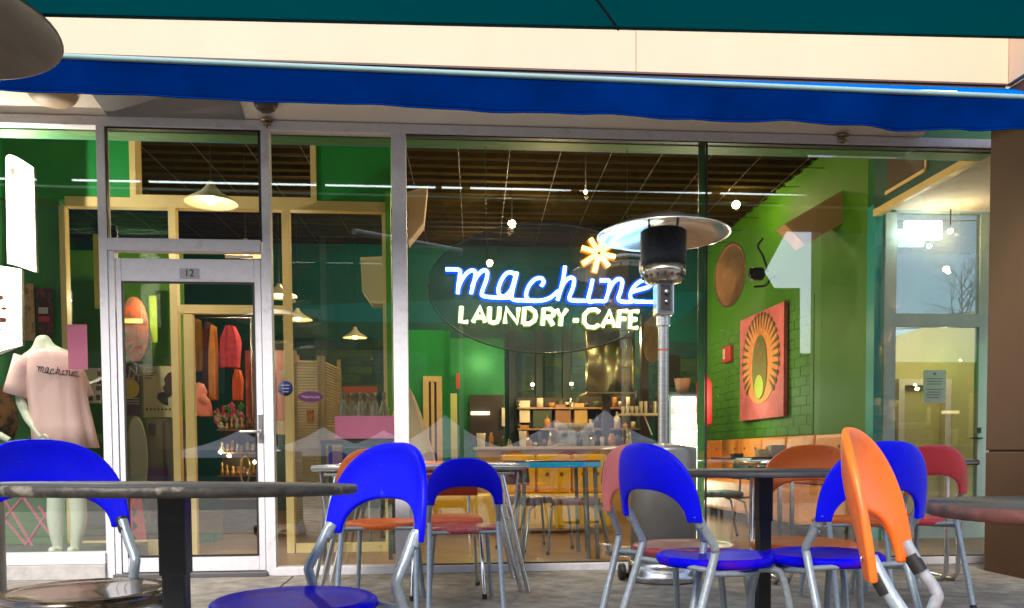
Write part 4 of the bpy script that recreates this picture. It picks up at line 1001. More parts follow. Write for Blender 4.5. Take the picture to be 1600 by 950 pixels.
pk_ = obj('pink_planter', rect(523, 650, 616, 685, 6.5, .3), PINK, label='pink box carrying glass bottles behind the middle window', cat='box')
BOT = M('bottle_glass', (.55, .6, .5), .08, .0, spec=.9); BOT.node_tree.nodes['Principled BSDF'].inputs['Transmission Weight'].default_value = .75
for i, px in enumerate((537, 551, 564, 575, 586, 600)):
    q = P(px, 650, 6.6+.04*(i % 2)); b_o = obj('bottle', B().lathe([(0, 0), (.035, 0), (.037, .02), (.037, .05), (.014, .13), (.013, .17), (.016, .175), (.016, .19), (0, .19)], (q.x, q.y, P(px, 650, 6.5).z+.001), 16), BOT,
        label='clear glass bottle on the pink box, '+['leftmost of six', 'second from the left', 'third from the left', 'third from the right', 'second from the right', 'rightmost of six'][i], cat='bottle', group='glass bottles on the pink box')
    obj('bottle_content', B().lathe([(0, .12), (.012, .12), (.011, .168), (0, .168)], (q.x, q.y, P(px, 650, 6.5).z+.001), 10), CREAM, b_o)
tb_ = thing('display_table', tuple(P(565, 860, 6.5)), 'low dark table behind the middle window under the pink box', 'table')
a = P(500, 686, 6.4); b2 = P(612, 686, 6.4)
obj('tabletop', B().box((a.x, 6.4, a.z-.04), (b2.x, 6.85, a.z-.01)), M('tb_dark', (.03, .035, .03), .4), tb_)
for x in (a.x+.02, b2.x-.02):
    for y in (6.43, 6.82): obj('leg', B().box((x-.015, y-.015, 0), (x+.015, y+.015, a.z-.041)), M('tb_dark'), tb_)

# ---- room behind the big window
# doors on the back wall
def framed_door(px0, py0, px1, py1, Y, label, leafmat):
    a = P(px0, py0, Y); b = P(px1, py1, Y); t = thing('inner_door', ((a.x+b.x)/2, Y, 0), label, 'door')
    f = B().box((a.x, Y-.04, 0), (a.x+.07, Y+.02, a.z)).box((b.x-.07, Y-.04, 0), (b.x, Y+.02, a.z)).box((a.x+.07, Y-.04, a.z-.07), (b.x-.07, Y+.02, a.z))
    obj('frame', f, YFR, t); obj('leaf', B().box((a.x+.07, Y-.01, 0), (b.x-.07, Y+.015, a.z-.07)), leafmat, t)
    obj('glazing_bar', B().box(((a.x+b.x)/2-.02, Y-.025, 0), ((a.x+b.x)/2+.02, Y-.011, a.z-.07)), YFR, t)
framed_door(661, 588, 693, 850, 10.6, 'yellow framed dark door just right of the white post', M('leaf_dark', (.07, .05, .03), .5))
framed_door(698, 615, 716, 850, 11.6, 'smaller yellow framed door deeper in the green wall', M('leaf_dark'))
obj('green_room_wall', B().box((P(638, 600, 10.7).x, 10.64, 0), (P(694, 600, 10.7).x, 10.75, 2.38)).box((P(694, 600, 10.7).x, 10.75, 0), (P(694, 600, 10.7).x+.08, 12.49, 2.38)), GRN, kind='structure')
obj('lit_green_wall', B().box((P(694, 600, 11.7).x+.03, 11.66, 0), (P(788, 600, 11.7).x, 11.76, 2.42)), M('bright_green', (.008, .15, .04), .6, var=.15), kind='structure')
lamp(P(752, 575, 11.35)+V((0, 0, .12)), 5, (.9, 1, .5), name='wall_spot')
card('red_sign', 713, 583, 718, 607, 11.6, M('sign_red', (.65, .04, .03), .5), 'narrow red sign on the bright green wall', 'sign')
hatch = card('kitchen_hatch', 733, 617, 788, 692, 11.6, M('hatch_dark', (.035, .022, .015), .6), 'dark kitchen hatch in the green wall with a lit tube lamp', 'hatch')
inside(hatch, 736, 643, 765, 648, 11.55, M('warm_tube', (1, .8, .5), .5, emit=(1, .75, .4), es=3), 'tube_lamp', .03)
inside(hatch, 784, 637, 789, 666, 11.56, CREAM, 'handle', .03)
# cream drape
rows = []
for j in range(10):
    s = j/9; row = []
    for i in range(24):
        a_ = 2*PI*i/24; q = P(636, 606+122*s, 6.6); rr = .02+.2*s**.8
        row.append(V((q.x+rr*math.cos(a_)*(1+.1*math.sin(6*a_)), q.y+rr*.5*math.sin(a_)*(1+.15*math.sin(7*a_)), q.z)))
    rows.append(row)
obj('cream_drape', B().grid(rows, closed=True), M('drape_cream', (.75, .55, .32), .85, var=.1), label='gathered cream cloth cone right behind the white post', cat='cloth')
# dark pipe columns / curtains right of green wall
for i, px in enumerate((801, 843, 885)):
    q = P(px, 700, 12.2); obj('dark_column', B().box((q.x-.05, 12.2, 0), (q.x+.05, 12.3, 2.6)), M('col_dark', (.012, .03, .025), .6), label='slim dark column before the back wall, %s of three' % ('leftmost', 'middle one', 'rightmost')[i], cat='column')
# counter
ct = thing('counter', tuple(P(880, 850, 10.4)), 'long cafe counter with yellow front and cream top behind the neon sign', 'counter')
a = P(742, 702, 10.3); b2 = P(1012, 702, 10.3)
obj('counter_top', B().box((a.x, 10.25, .86), (b2.x, 10.95, .90), bev=.005), CREAM, ct)
obj('counter_front', B().box((a.x+.03, 10.3, 0), (b2.x-.03, 10.9, .858)), M('front_yellow', (.55, .34, .04), .5, var=.15), ct)
for k in range(5):
    x = a.x+.05+k*(b2.x-a.x-.1)/5; obj('front_panel', B().box((x+.01, 10.285, .08), (x+(b2.x-a.x-.1)/5-.01, 10.299, .8), bev=.004), M('front_gold', (.6, .38, .06), .5, var=.15), ct)
# things on the counter and behind it
rnd = random.Random(11)
cnames = [('cup_stack', 'stack of white cups'), ('jar', 'glass jar')]
for i in range(16):
    px = 752+i*15.5+rnd.uniform(-3, 3); q = P(px, 700, 10.4+.3*rnd.random()); z = .901; r = .025+rnd.random()*.025; h_ = .08+rnd.random()*.2
    kind = i % 4
    mt = [M('cup_white', (.75, .7, .6), .3), M('jar_amber', (.45, .2, .05), .2), M('tin_dark', (.05, .04, .035), .4), M('jar_steel', (.5, .48, .42), .2, .9)][kind]
    nm = ['cup_stack', 'jar', 'canister', 'shaker'][kind]
    prof = [[(0, 0), (r, 0), (r*1.2, h_), (0, h_)], [(0, 0), (r, 0), (r, h_*.7), (r*.6, h_*.8), (r*.6, h_), (0, h_)], [(0, 0), (r, 0), (r, h_), (0, h_)], [(0, 0), (r, 0), (r*.7, h_*.7), (r*.3, h_), (0, h_)]][kind]
    obj(nm, B().lathe(prof, (q.x, q.y, z), 14), mt, label=['white cups stacked on the cafe counter', 'amber jar on the cafe counter', 'dark canister on the cafe counter', 'steel shaker on the cafe counter'][kind]+', '+['leftmost of its kind', 'second of its kind from the left', 'third of its kind from the left', 'rightmost of its kind'][i//4], cat=nm.replace('_', ' '), group='%ss on the counter' % nm.replace('_', ' '))
cm = thing('coffee_machine', tuple(P(890, 690, 10.6)), 'espresso machine with cups stacked on top at the middle of the counter', 'coffee machine')
a = P(868, 672, 10.6); b2 = P(928, 700, 10.6)
obj('machine_body', B().box((a.x, 10.5, .902), (b2.x, 10.9, a.z), bev=.03), M('mach_steel', (.5, .45, .38), .25, .8), cm)
for i in range(11):
    x = a.x+.03+i*(b2.x-a.x-.06)/10; obj('cup', B().lathe([(0, 0), (.022, 0), (.034, .05), (.034, .09), (0, .09)], (x, 10.62, a.z+.001), 12), M('cup_white'), cm)
for i in range(3):
    x = a.x+.1+i*.17; obj('group_head', B().lathe([(0, 0), (.03, 0), (.03, .05), (0, .05)], (x, 10.48, 1.02), 12), M('tin_dark'), cm)
# kitchen backs
bz = thing('back_shelving', tuple(P(860, 700, 11.9)), 'dark back shelving with cream boxes behind the counter', 'shelving')
a = P(808, 620, 11.9); b2 = P(1000, 690, 11.9)
obj('shelf_back', B().box((a.x, 12.1, 0), (b2.x, 12.15, a.z)), M('sb_dark', (.04, .028, .018), .6, var=.2), bz)
for z in (1.15, 1.45): obj('shelf', B().box((a.x, 11.85, z), (b2.x, 12.09, z+.025)), WOODB, bz)
for i, (c0_, c1_, t0, t1, mt) in enumerate(((812, 828, 626, 660, CREAM), (833, 862, 640, 668, M('sb_green', (.05, .07, .03), .6)), (868, 892, 632, 662, M('sb_brown', (.3, .14, .05), .6)), (884, 896, 628, 640, CREAM), (898, 918, 630, 668, M('sb_amber', (.6, .36, .1), .5)), (812, 826, 664, 690, M('jar_amber')))):
    inside(bz, c0_, t0, c1_, t1, 11.9, mt, 'box', .15)
rnd = random.Random(21)
for z in (.93, 1.176, 1.476):
    x = a.x+.03
    while x < b2.x-.05:
        h_ = .07+rnd.random()*.17; r = .022+rnd.random()*.03
        prof = rnd.choice([[(0, 0), (r, 0), (r, h_*.65), (r*.35, h_*.8), (r*.35, h_), (0, h_)], [(0, 0), (r, 0), (r, h_), (0, h_)], [(0, 0), (r*.7, 0), (r, h_*.6), (0, h_*.6)]])
        obj('jar', B().lathe(prof, (x, 11.9+rnd.random()*.1, z+.001), 10), rnd.choice([M('jar_amber'), CREAM, M('tin_dark'), M('cup_white'), M('jar_steel'), M('brown_jar'), M('sb_green'), M('tumbler')]) if 'tumbler' in MATS else rnd.choice([M('jar_amber'), CREAM, M('tin_dark'), M('cup_white'), M('jar_steel'), M('brown_jar'), M('sb_green')]), bz)
        x += r*2+.01+rnd.random()*.07
# range hood
hd = thing('range_hood', tuple(P(957, 615, 10.8)), 'shiny brass tinted range hood above the counter', 'range hood')
a = P(915, 548, 10.8); b2 = P(992, 613, 10.8)
HM = M('hood_steel', (.34, .31, .15), .34, 1, var=.12, vscale=3)
rows = []
for i in range(17):
    u = i/16; x = a.x+(b2.x-a.x)*u; rows.append([V((x, 10.8-.09*math.sin(PI*min(1, u*1.6)) if u < .63 else 10.8, z)) for z in (b2.z, a.z+.25)])
obj('hood_front', B().grid(rows), HM, hd, solid=.004)
obj('hood_duct', B().box((a.x+.1, 10.95, a.z), (b2.x-.05, 11.4, 3.7)), M('duct_olive', (.16, .15, .06), .4, .5), hd)
obj('hood_lip', B().box((a.x, 10.72, b2.z-.02), (b2.x, 11.4, b2.z)), HM, hd)
for i, px in enumerate((948, 1008)):
    q = P(px, 650, 11.2); obj('brown_post', B().box((q.x-.05, 11.2, 0), (q.x+.05, 11.3, 2.7)), M('post_brown', (.06, .035, .02), .5), label=('brown kitchen post under the range hood', 'brown kitchen post right of the range hood')[i], cat='post')
# glass shelf
gs = thing('glass_shelf', tuple(P(1000, 650, 10.2)), 'bracketed shelf of glasses and dishes left of the drinks fridge', 'shelf')
a = P(968, 648, 10.3); b2 = P(1034, 640, 10.3)
obj('shelf_board', B().box((a.x, 10.15, a.z-.01), (b2.x, 10.45, a.z+.012)), CREAM, gs)
for i in range(9):
    x = a.x+.03+i*.058; h_ = .09+.06*(i > 3); r = .02
    obj('tumbler', B().lathe([(0, 0), (r, 0), (r*1.15, h_), (0, h_)], (x, 10.25, a.z+.013), 12), M('tumbler', (.65, .55, .35), .2) if i != 6 else M('tin_dark'), gs)
obj('bracket', B().tube([(b2.x-.1, 10.4, a.z-.25), (b2.x-.25, 10.2, a.z-.012)], .008, 6), WHT, gs)
# drinks fridge
dfp = P(1049, 612, 10.6); dfe = P(1092, 612, 10.6)
df = thing('drinks_fridge', ((dfp.x+dfe.x)/2, 10.6, 0), 'glowing glass fronted drinks fridge behind the patio heater pole', 'drinks fridge')
obj('cabinet', B().box((dfp.x-.03, 10.75, 0), (dfe.x+.03, 11.3, dfp.z)).box((dfp.x-.03, 10.6, dfp.z-.06), (dfe.x+.03, 10.75, dfp.z)).box((dfp.x-.03, 10.6, 0), (dfp.x+.01, 10.75, dfp.z-.06)).box((dfe.x-.01, 10.6, 0), (dfe.x+.03, 10.75, dfp.z-.06)), BLK, df)
obj('lit_interior', B().box((dfp.x+.011, 10.73, .1), (dfe.x-.011, 10.745, dfp.z-.061)), M('fridge_glow', (.9, 1, .9), .5, emit=(.85, 1, .85), es=6), df)
rnd = random.Random(2)
for k in range(6):
    z = .25+k*.21; obj('shelf', B().box((dfp.x+.012, 10.62, z), (dfe.x-.012, 10.72, z+.01)), WHT, df)
    for j in range(5):
        x = dfp.x+.05+j*.065; obj('drink', B().lathe([(0, 0), (.022, 0), (.022, .1), (.01, .14), (0, .15)], (x, 10.66, z+.011), 10), rnd.choice([M('dr_white', (.8, .85, .7), .3), M('dr_lime', (.45, .6, .25), .3), M('dr_red', (.6, .1, .08), .3)]) if k < 5 else M('dr_red', (.6, .1, .08), .3), df)
l = bpy.data.lights.new('fridge_light', 'AREA'); l.shape = 'RECTANGLE'; l.size = .4; l.size_y = 1.3; l.energy = 14; l.color = (.85, 1, .8)
lo = bpy.data.objects.new('fridge_light', l); COL.objects.link(lo); lo.parent = df; lo.location = (0, -.03, .9); lo.rotation_euler = (PI/2, 0, 0)
obj('fridge_price_card', B().box(P(1072, 704, 10.55), P(1086, 716, 10.55)+V((0, .01, 0))), M('card_grey', (.3, .3, .3), .5), df)
# plant on the fridge
pp = thing('potted_plant', (P(1068, 600, 10.8).x, 10.85, dfp.z), 'pale pot with a small green plant on top of the drinks fridge', 'plant')
q = V((P(1068, 600, 10.8).x, 10.85, dfp.z+.001))
obj('pot', B().lathe([(0, 0), (.075, 0), (.11, .19), (.1, .19), (.09, .17), (0, .17)], q, 24), M('pot_pink', (.7, .45, .33), .6), pp)
pb_ = B(); rnd = random.Random(9)
for k in range(46):
    a_ = rnd.random()*2*PI; r = .05+rnd.random()*.09; h_ = .18+rnd.random()*.12; c = q+V((r*math.cos(a_), r*math.sin(a_), h_)); s = .03
    n1 = V((math.cos(a_+1), math.sin(a_+1), .3))*s; n2 = V((math.cos(a_), math.sin(a_), .8))*s
    pb_.add([c-n1*.4, c+n2, c+n1*.4, c-n2], [(0, 1, 2, 3)])
obj('foliage', pb_, M('plant_green', (.06, .16, .03), .6), pp)
obj('dark_speaker', B().box(P(1046, 603, 10.9), P(1063, 555, 10.9)+V((0, .15, 0))), M('spk_dark', (.03, .03, .02), .6), label='dark box on the drinks fridge behind the heater pole', cat='box')
# extinguisher, alarm
q = P(1100, 665, 10.3); ez = q.z
ex = thing('fire_extinguisher', (q.x, 10.3, ez), 'red fire extinguisher hung by the glass joint', 'fire extinguisher')
hh = P(1100, 585, 10.3).z-ez
obj('cylinder', B().lathe([(0, 0), (.09, .0), (.1, .03), (.1, hh*.82), (.07, hh*.92), (.03, hh), (0, hh)], (q.x, 10.3, ez), 24), M('ext_red', (.6, .04, .04), .3), ex)
obj('valve', B().tube([(q.x, 10.3, ez+hh), (q.x, 10.3, ez+hh+.06), (q.x-.06, 10.25, ez+hh+.08)], .014, 8), BLK, ex)
al = obj('fire_alarm', B().box(PX(1128, 568, XS-.06), PX(1140, 539, XS-.06)+V((.05, 0, 0)), bev=.01), M('alarm_red', (.6, .05, .04), .35), label='small red fire alarm box on the green brick wall', cat='fire alarm')
obj('alarm_lens', B().box(PX(1129.5, 562, XS-.07), PX(1132, 545, XS-.07)+V((.008, 0, 0))), WHT, al)
# sunburst canvas (generic) on the side wall
XW = XS-.07
pa = thing('wall_canvas', tuple(PX(1190, 660, XW)), 'tall pink and orange canvas with a radiating oval pattern on the green side wall', 'painting')
def W(u, v, dx=0):   # u along y (0 far edge, 1 near edge), v up
    a = PX(1156, 658, XW); b = PX(1224, 650, XW); tp_ = 2.52
    return V((XW-dx, a.y+(b.y-a.y)*u, 1.22+(tp_-1.22)*v))
def wq(poly, dx, mat, name): 
    p = [W(u, v, dx) for u, v in poly]; return obj(name, B().prism(p, (.004, 0, 0)), mat, pa)
obj('canvas', B().prism([W(0, 0), W(1, 0), W(1, 1), W(0, 1)], (.045, 0, 0)), M('canvas_pink', (.72, .16, .16), .7, 0, col2=(.5, .1, .1), c2=(.4, .7), vscale=6), pa)
ova = lambda rx_, rv, cu=.5, cv=.55, n=36: [(cu+rx_*math.cos(2*PI*i/n), cv+rv*math.sin(2*PI*i/n)) for i in range(n)]
wq(ova(.40, .41), .006, M('cv_orange', (.75, .27, .08), .7, var=.2, vscale=12), 'oval_field')
for i in range(34):
    t0 = 2*PI*i/34; 
    if math.sin(t0) < -.75: continue
    wq([(.5+.43*math.cos(t0-.05), .55+.44*math.sin(t0-.05)), (.5+.43*math.cos(t0+.05), .55+.44*math.sin(t0+.05)), (.5+.27*math.cos(t0), .55+.29*math.sin(t0))], .011, M('cv_dark', (.1, .09, .03), .7), 'ray')
wq(ova(.17, .30, .5, .48), .016, M('cv_moss', (.16, .17, .04), .7, 0, col2=(.4, .12, .06), c2=(.5, .6), vscale=10), 'inner_oval')
wq(ova(.10, .11, .5, .30), .021, M('cv_lime', (.4, .45, .06), .7), 'inner_patch')
# bench on the side wall
bn = thing('orange_bench', (XS-.3, 9, 0), 'orange buttoned vinyl bench along the green side wall', 'bench')
yb0, yb1 = 7.55, 11.9
obj('bench_seat', B().box((XS-.62, yb0, .12), (XS-.12, yb1, .47), bev=.04), AMBER, bn)
k = 0; y = yb0
while y < yb1-.05:
    pnl = obj('back_panel', B().box((XS-.14, y+.004, .475), (XS-.03, y+.716, .985), bev=.035), AMBER, bn)
    for r_ in range(3):
        for j in range(2):
            obj('button', B().lathe([(0, -.006), (.014, -.004), (.016, .004), (0, .006)], (XS-.145, y+.18+.36*j, .58+.14*r_), 10, Matrix.Rotation(PI/2, 3, 'Y')), M('button_dark', (.3, .08, .01), .5), pnl)
    y += .72
# yellow banquette in the middle
yb_ = thing('yellow_banquette', tuple(P(880, 850, 8.6)), 'yellow buttoned banquette behind the blue rimmed table', 'bench')
a = P(812, 735, 8.5); b2 = P(950, 735, 8.5)
obj('seat_base', B().box((a.x-.9, 8.3, .05), (b2.x, 8.75, .40), bev=.04), YELV, yb_)
npan = 3
for k in range(npan):
    x = a.x-.2+k*(b2.x-a.x+.2)/npan; w1 = (b2.x-a.x+.2)/npan
    pn_ = obj('back_panel', B().box((x+.004, 8.5, .40), (x+w1-.004, 8.72, .80), bev=.05), YELV, yb_)
    for j in range(2): obj('button', B().lathe([(0, -.008), (.018, -.004), (.02, .004), (0, .006)], (x+w1*(.3+.4*j), 8.495, .60), 12, Matrix.Rotation(PI/2, 3, 'X')), M('button_gold', (.35, .14, .01), .5), pn_)
# blue rimmed table inside
bt = thing('blue_rimmed_table', (P(872, 730, 6.3).x, 6.5, 0), 'cafe table with bright blue edge and chrome legs inside the glass', 'table')
a = P(800, 730, 6.2); b2 = P(938, 730, 6.2)
obj('tabletop', B().box((a.x, 6.2, .742), (b2.x, 6.8, .752)), M('bt_dark', (.03, .02, .02), .3), bt)
obj('edge_band', B().box((a.x-.004, 6.195, .70), (b2.x+.004, 6.805, .741), bev=.006), M('bt_blue', (.0, .28, .55), .35, var=.1), bt)
DCH = M('dull_tube', (.22, .25, .24), .3, .9)
for x in (a.x+.1, b2.x-.1, b2.x-.03):
    for y in (6.26, 6.74): obj('leg', B().tube([(x, y, .70), (x+(.02 if x > 1 else -.02), y, 0)], .016, 10), DCH, bt)
GI = 'vinyl chairs inside the cafe'
for px, py, Y, rz, mt, lb in ((900, 790, 6.7, 82, BRVIN, 'brown vinyl chair turned left at the blue rimmed table'),
                      (838, 795, 7.0, -60, BRVIN, 'brown vinyl chair left of the blue rimmed table leg'),
                      (1120, 780, 7.6, 90, TEALV, 'teal vinyl chair by the orange bench inside'),
                      (820, 760, 9.3, 180, ORVIN, 'orange backed chair at the counter, left one'),
                      (905, 760, 9.4, 180, ORVIN, 'orange backed chair at the counter, right one'),
                      (1190, 760, 9.2, 180, ORVIN, 'red orange chair beyond the teal chair'),
                      (555, 770, 7.9, 170, TEALV, 'teal chair deep behind the middle window')):
    q = P(px, py, Y); c = put_retro(0, 0, rz, mt, lb, None, loc=(q.x, Y)); remat(c, CHROME, DCH)
it = thing('dark_table', tuple(P(1190, 850, 8.3)), 'dark cafe table with menus beside the orange bench', 'table')
a = P(1130, 720, 8.2); b2 = P(1260, 720, 8.2)
obj('tabletop', B().box((a.x, 8.0, .73), (b2.x, 8.6, .76), bev=.005), M('it_dark', (.05, .03, .02), .3), it); obj('post', B().tube([((a.x+b2.x)/2, 8.3, 0), ((a.x+b2.x)/2, 8.3, .73)], .03, 12), CHROME, it)
for i, (px, mt, lb) in enumerate(((1150, M('menu_dark', (.08, .05, .04), .5), 'dark menu holder on the inside table'), (1188, CREAM, 'small cream napkin holder on the inside table'), (1208, M('menu_grey', (.5, .5, .55), .5), 'pale grey box on the inside table'))):
    q = P(px, 715, 8.15); obj('menu_holder', B().box((q.x-.04, 8.1, .761), (q.x+.06+.05*(i == 2), 8.2, .80+.04*i), bev=.006), mt, label=lb, cat='table item')
# bronze dish + motor on the wall
dsh = thing('dish_fan', tuple(P(1150, 430, 8.6)), 'bronze dish with black motor on an arm from the side wall', 'dish fan')
qd = P(1145, 430, 8.6); rmx = Matrix.Rotation(math.radians(-81), 3, 'Z') @ Matrix.Rotation(PI/2, 3, 'X')
obj('dish', B().lathe([(0, -.07), (.05, -.065), (.06, -.05), (.16, -.035), (.3, .02), (.335, .035), (.335, .04), (.3, .028), (.16, -.02), (0, -.04)], qd, 44, rmx), M('bronze', (.17, .095, .045), .48, 1, var=.4, vscale=7), dsh)
obj('motor', B().lathe([(0, 0), (.06, 0), (.07, .03), (.07, .12), (.04, .15), (0, .15)], P(1172, 428, 8.6), 20, Matrix.Rotation(PI/2, 3, 'Y')), BLK, dsh)
obj('arm', B().tube([P(1178, 448, 8.6), P(1196, 446, 8.6), P(1204, 436, 8.6), PX(1210, 432, XS)], .012, 8, smoothn=4), BLK, dsh)
obj('wire', B().tube([P(1192, 372, 8.6), P(1184, 385, 8.6), P(1192, 400, 8.6), P(1200, 425, 8.6)], .012, 6, smoothn=4), BLK, dsh)
qd = P(1024, 525, 9.6)
obj('bronze_dish', B().lathe([(0, -.05), (.16, -.03), (.3, .02), (.31, .03), (.3, .03), (0, -.03)], qd, 36, rmx), M('bronze'), label='second bronze dish partly behind the heater control box', cat='dish')
# side glazing return & passage door
sgz = thing('side_glazing', (XS, 6.5, 0), 'glazed return with yellow edged head between cafe and side passage', 'glazing')
obj('pane', B().box((XS-.003, YF+.06, .05), (XS+.005, 7.355, 2.94)), CGLASS, sgz)
obj('head', B().box((XS-.03, YF+.062, 2.942), (XS+.04, 7.35, 3.0)), YFR, sgz)
obj('bulkhead', B().box((XS-.02, YF+.21, 3.001), (XS+.05, 7.35, 3.99)), TEAL, sgz)
a = PX(1445, 265, XS-.03); b2 = PX(1385, 300, XS-.03)
obj('dark_panel', B().box((XS-.028, a.y, 3.1), (XS-.022, b2.y, 3.9)), M('dp_brown', (.07, .05, .03), .6), sgz)
obj('panel_trim', B().box((XS-.034, a.y-.02, 3.07), (XS-.021, b2.y+.02, 3.099)).box((XS-.034, a.y-.025, 3.07), (XS-.021, a.y-.001, 3.9)), YFR, sgz)
YD = 7.36
pd = thing('passage_door', (P(1465, 860, YD).x, YD, 0), 'pale framed glass door of the side passage with a white notice', 'door')
MINT = M('mint_frame', (.5, .66, .66), .4, 0, var=.05); x0_ = XS+.2
x1_ = P(1397, 600, YD).x
obj('jamb', B().box((P(1380, 600, YD).x, YD-.02, 0), (x1_, YD+.05, 2.98)), MINT, pd)
xA, xB = P(1527, 600, YD).x, P(1545, 600, YD).x; zt_ = P(1460, 511, YD).z
obj('stile', B().box((xA, YD-.018, 0), (xB+.02, YD+.048, 2.98)), MINT, pd)
obj('top_rail', B().box((x1_, YD-.016, zt_), (xA, YD+.046, zt_+.12)), MINT, pd)
obj('bottom_rail', B().box((x1_, YD-.016, .0), (xA, YD+.046, .22)), MINT, pd)
obj('pane', B().box((x1_, YD, .22), (xA, YD+.006, zt_)), MGLASS, pd)
obj('transom_pane', B().box((x1_, YD, zt_+.12), (xA, YD+.006, 2.98)), glass('haze_glass', (.70, .76, .78), 1.8, .16, (.8, .85, .85)), pd)  # tint and pale body put the reflection haze into the glass colour
obj('head_rail', B().box((x1_, YD-.016, 2.981), (xA+.1, YD+.046, 3.0)), MINT, pd)
q = P(1522, 685, YD)
lk = obj('lever_handle', B().tube([(q.x+.03, YD-.03, q.z), (q.x+.03, YD-.07, q.z), (q.x-.08, YD-.07, q.z)], .009, 8), BLK, pd)
obj('lock', B().box((q.x+.01, YD-.03, q.z+.05), (q.x+.05, YD-.021, q.z+.1)), BLK, pd)
no = card('notice', 1443, 578, 1478, 629, YD-.012, M('notice_white', (.62, .7, .66), .6), 'white printed notice stuck on the passage door glass', 'notice', d=.003)
for k in range(8): 
    if k != 3: inside(no, 1447+(k % 3), 591+k*4.2, 1474-(k % 4)*2, 592.3+k*4.2, YD-.015, M('print_grey', (.2, .22, .22), .6), 'print_line', .001)
inside(no, 1458, 582, 1463, 586, YD-.015, M('print_grey'), 'emblem', .001)
wa, wb_ = P(1370, 535, 9.2), P(1600, 462, 9.2)
obj('passage_wall', B().prism([(wa.x, 9.2, 0), (wb_.x, 9.2, 0), wb_, wa], (0, .1, 0)), M('ochre_wall', (.5, .42, .13), .6, var=.1, vscale=2), kind='structure')  # slanted top shaped after the lower edge of the mirrored sky
obj('rear_ground', B().box((XS+.2, 7.42, -.05), (12, 60, -.004)), PAVE, kind='structure')  # open view added behind the door, standing in for the mirrored sky
for k, (pa_, pb_2) in enumerate((((1380, 500), (1620, 478)), ((1380, 515), (1620, 505)), ((1380, 346), (1620, 344)))):
    obj('overhead_wire', B().tube([P(*pa_, 19), P(*pb_2, 19)], .014, 5), BLK, label='dark cable added behind the passage door in place of its reflection, '+['middle one', 'lowest', 'uppermost'][k], cat='cable')
q = P(1535, 600, 17); LATER = [(q.x, 17, 6.6, 3, 'tall bare tree behind the passage door, nearer the pillar'), (P(1448, 600, 19).x, 19, 4.4, 12, 'shorter bare tree behind the passage door, left of the taller one')]
a = P(1405, 592, 9.1); b2 = P(1487, 592, 9.1)
fw = B().box((a.x, 9.1, 0), (a.x+.07, 9.18, a.z)).box((b2.x-.07, 9.1, 0), (b2.x, 9.18, a.z)).box((a.x+.07, 9.1, a.z-.07), (b2.x-.07, 9.18, a.z))
obj('pale_door_frame', fw, CREAM, label='pale door frame on the ochre wall seen through the passage door', cat='door frame')
lb = obj('lit_sign_box', B().box(P(1417, 344, 7.2), P(1472, 373, 7.2)+V((0, .05, 0)), bev=.006), M('sign_glow', (1, 1, .95), .5, emit=(1, 1, .93), es=5), label='glowing blank white sign box above the passage door', cat='light sign')
q = P(1485, 362, 7.25); sp = thing('passage_spot', tuple(q), 'small lit spotlight right of the white sign box', 'spot lamp')
obj('bulb', B().lathe([(0, -.02), (.015, -.01), (.022, .015), (0, .03)], q, 12), M('spot_glow'), sp); lamp(q+V((0, -.1, -.05)), 3, parent=sp)
obj('stem', B().tube([q+V((0, 0, .05)), V((q.x, q.y, 2.99))], .006, 6), BLK, sp)
lamp((5.4, 8.6, 1.9), 9, (1, .85, .5), name='passage_fill')  # added fill for the passage, no fitting

# ================================================================== WHAT STANDS BEHIND THE CAMERA (mirrored in the glass)
def mir(px, py, d):     # real point whose mirror image in the shop glass lies at (px,py), d metres in front of the glass
    p = P(px, py, YF+d); return V((p.x, YF-d, p.z))
DKB = M('opposite_wall', (.035, .03, .026), .8, 0, var=.3, vscale=.6)
ob = thing('opposite_building', (-8, -24, 0), 'dark brick building across the courtyard, mirrored in the glass', 'building')
xg0 = mir(1250, 450, 30).x
mk = [mir(1250, 720, 30), mir(1250, 450, 30), mir(1210, 450, 30), mir(1195, 425, 30), mir(1262, 300, 30)]
mk[0].z = 0
obj('wall', B().prism([(-40, mk[0].y, 0)]+mk+[(mk[4].x, mk[0].y, 14), (-40, mk[0].y, 14)], (0, -.7, 0)), DKB, ob)
obj('wall', B().box((xg0, -25, 0), (60, -24.3, mir(1240, 552, 30).z)), DKB, ob)
for i in range(9):
    x = -28+i*4.2
    if x < xg0-3: obj('window', B().box((x, -24.33, 3.4), (x+2.2, -24.29, 5.2)), M('opp_window', (.03, .035, .04), .15), ob)
WTENT = cloth('tent_white', (.92, .93, .95), (.9, .93, .98), .6, .1, 4)
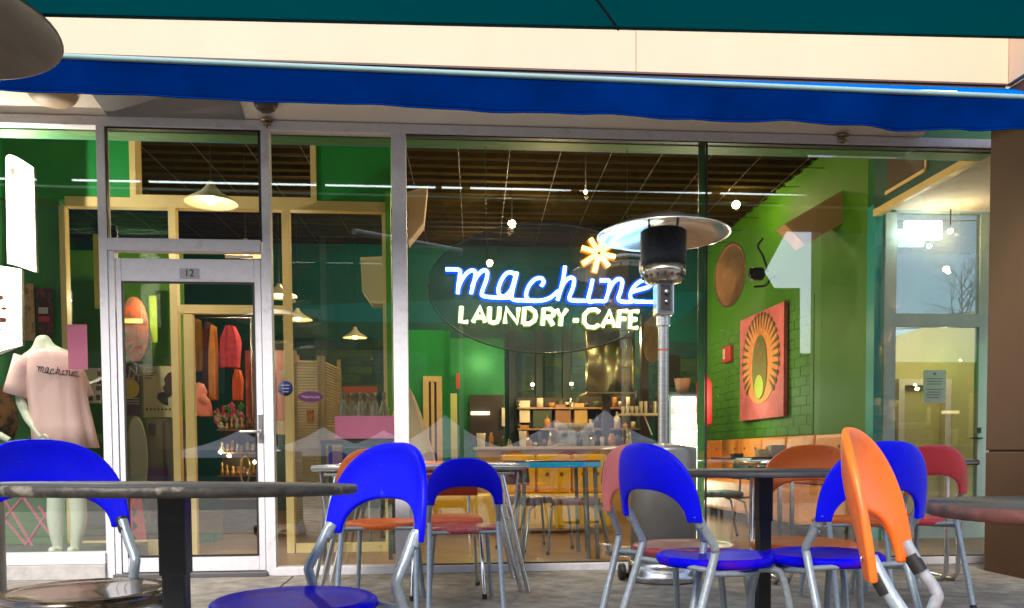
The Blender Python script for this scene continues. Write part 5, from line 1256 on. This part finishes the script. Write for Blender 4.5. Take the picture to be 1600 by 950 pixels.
for i, (px, pa_, pw, pbm, d) in enumerate(((375, 672, 75, 703, 15), (505, 667, 70, 700, 14), (600, 672, 60, 698, 17), (695, 648, 95, 702, 13), (868, 655, 90, 700, 16), (945, 640, 70, 690, 15))):
    ap = mir(px, pa_, d); L_ = mir(px-pw, pbm, d-1.4); R__ = mir(px+pw, pbm, d-1.4); hw = abs(R__.x-L_.x)/2; ze = L_.z
    t = thing('market_tent', (ap.x, ap.y, 0), 'white courtyard umbrella mirrored '+['in the door glass', 'in the window beside the door, left one', 'in the window beside the door, right one', 'in the big window, beside the white post', 'in the big window, behind the coffee machine', 'in the big window, tallest, left of the heater pole'][i], 'umbrella', 'white courtyard umbrellas')
    rows = []
    c4 = [V((ap.x-hw, ap.y+hw, ze)), V((ap.x+hw, ap.y+hw, ze)), V((ap.x+hw, ap.y-hw, ze)), V((ap.x-hw, ap.y-hw, ze))]
    b = B()
    for k in range(4):
        a_, c_ = c4[k], c4[(k+1) % 4]; rr = []
        for s in range(7):
            u = s/6; rr.append([(a_.lerp(c_, w_/6)).lerp(ap, u)-V((0, 0, .12*math.sin(PI*u)*(ap.z-ze))) for w_ in range(7)])
        b.grid(rr); b.add([a_, c_, c_-V((0, 0, .18)), a_-V((0, 0, .18))], [(0, 1, 2, 3)])
    obj('canopy', b, WTENT, t); obj('pole', B().tube([(ap.x, ap.y, 0), ap], .03, 8), M('pole_grey'), t)
# column of the walkway and bare tree
cL, cR = mir(1282, 500, 9).x, mir(1380, 500, 9).x
obj('walkway_column', B().box((cL, YF-9.4, 0), (cR, YF-9, 6)), DKB, label='dark walkway column across the terrace mirrored in the glass', cat='column')
def bare_tree(x, y, h, seed, label):
    rnd = random.Random(seed); t = thing('bare_tree', (x, y, 0), label, 'tree'); tk = B(); br = B()
    def grow(p, d, l, r, lv, bb):
        e = p+d*l; bb.tube([p, p.lerp(e, .5)+V((rnd.uniform(-.05, .05)*l, 0, rnd.uniform(-.04, .04)*l)), e], [r, r*.8, r*.6], 5, cap=False)
        if lv == 0: return
        for k in range(3+(lv == 3)):
            nd = (d+V((rnd.uniform(-1.0, 1.0), rnd.uniform(-.8, .8), rnd.uniform(-.25, .35)))).normalized(); grow(p.lerp(e, rnd.uniform(.45, 1)), nd, l*rnd.uniform(.5, .85), r*.55, lv-1, br)
    grow(V((x, y, 0)), V((0, 0, 1)), h*.36, .085, 5, tk)
    obj('trunk', tk, M('bark', (.05, .04, .035), .8), t); obj('branches', br, M('bark'), t)
for a_ in LATER: bare_tree(*a_)
q = mir(1262, 560, 24); bare_tree(q.x, q.y, 5.2, 8, 'smaller bare tree mirrored beside the sunburst canvas')
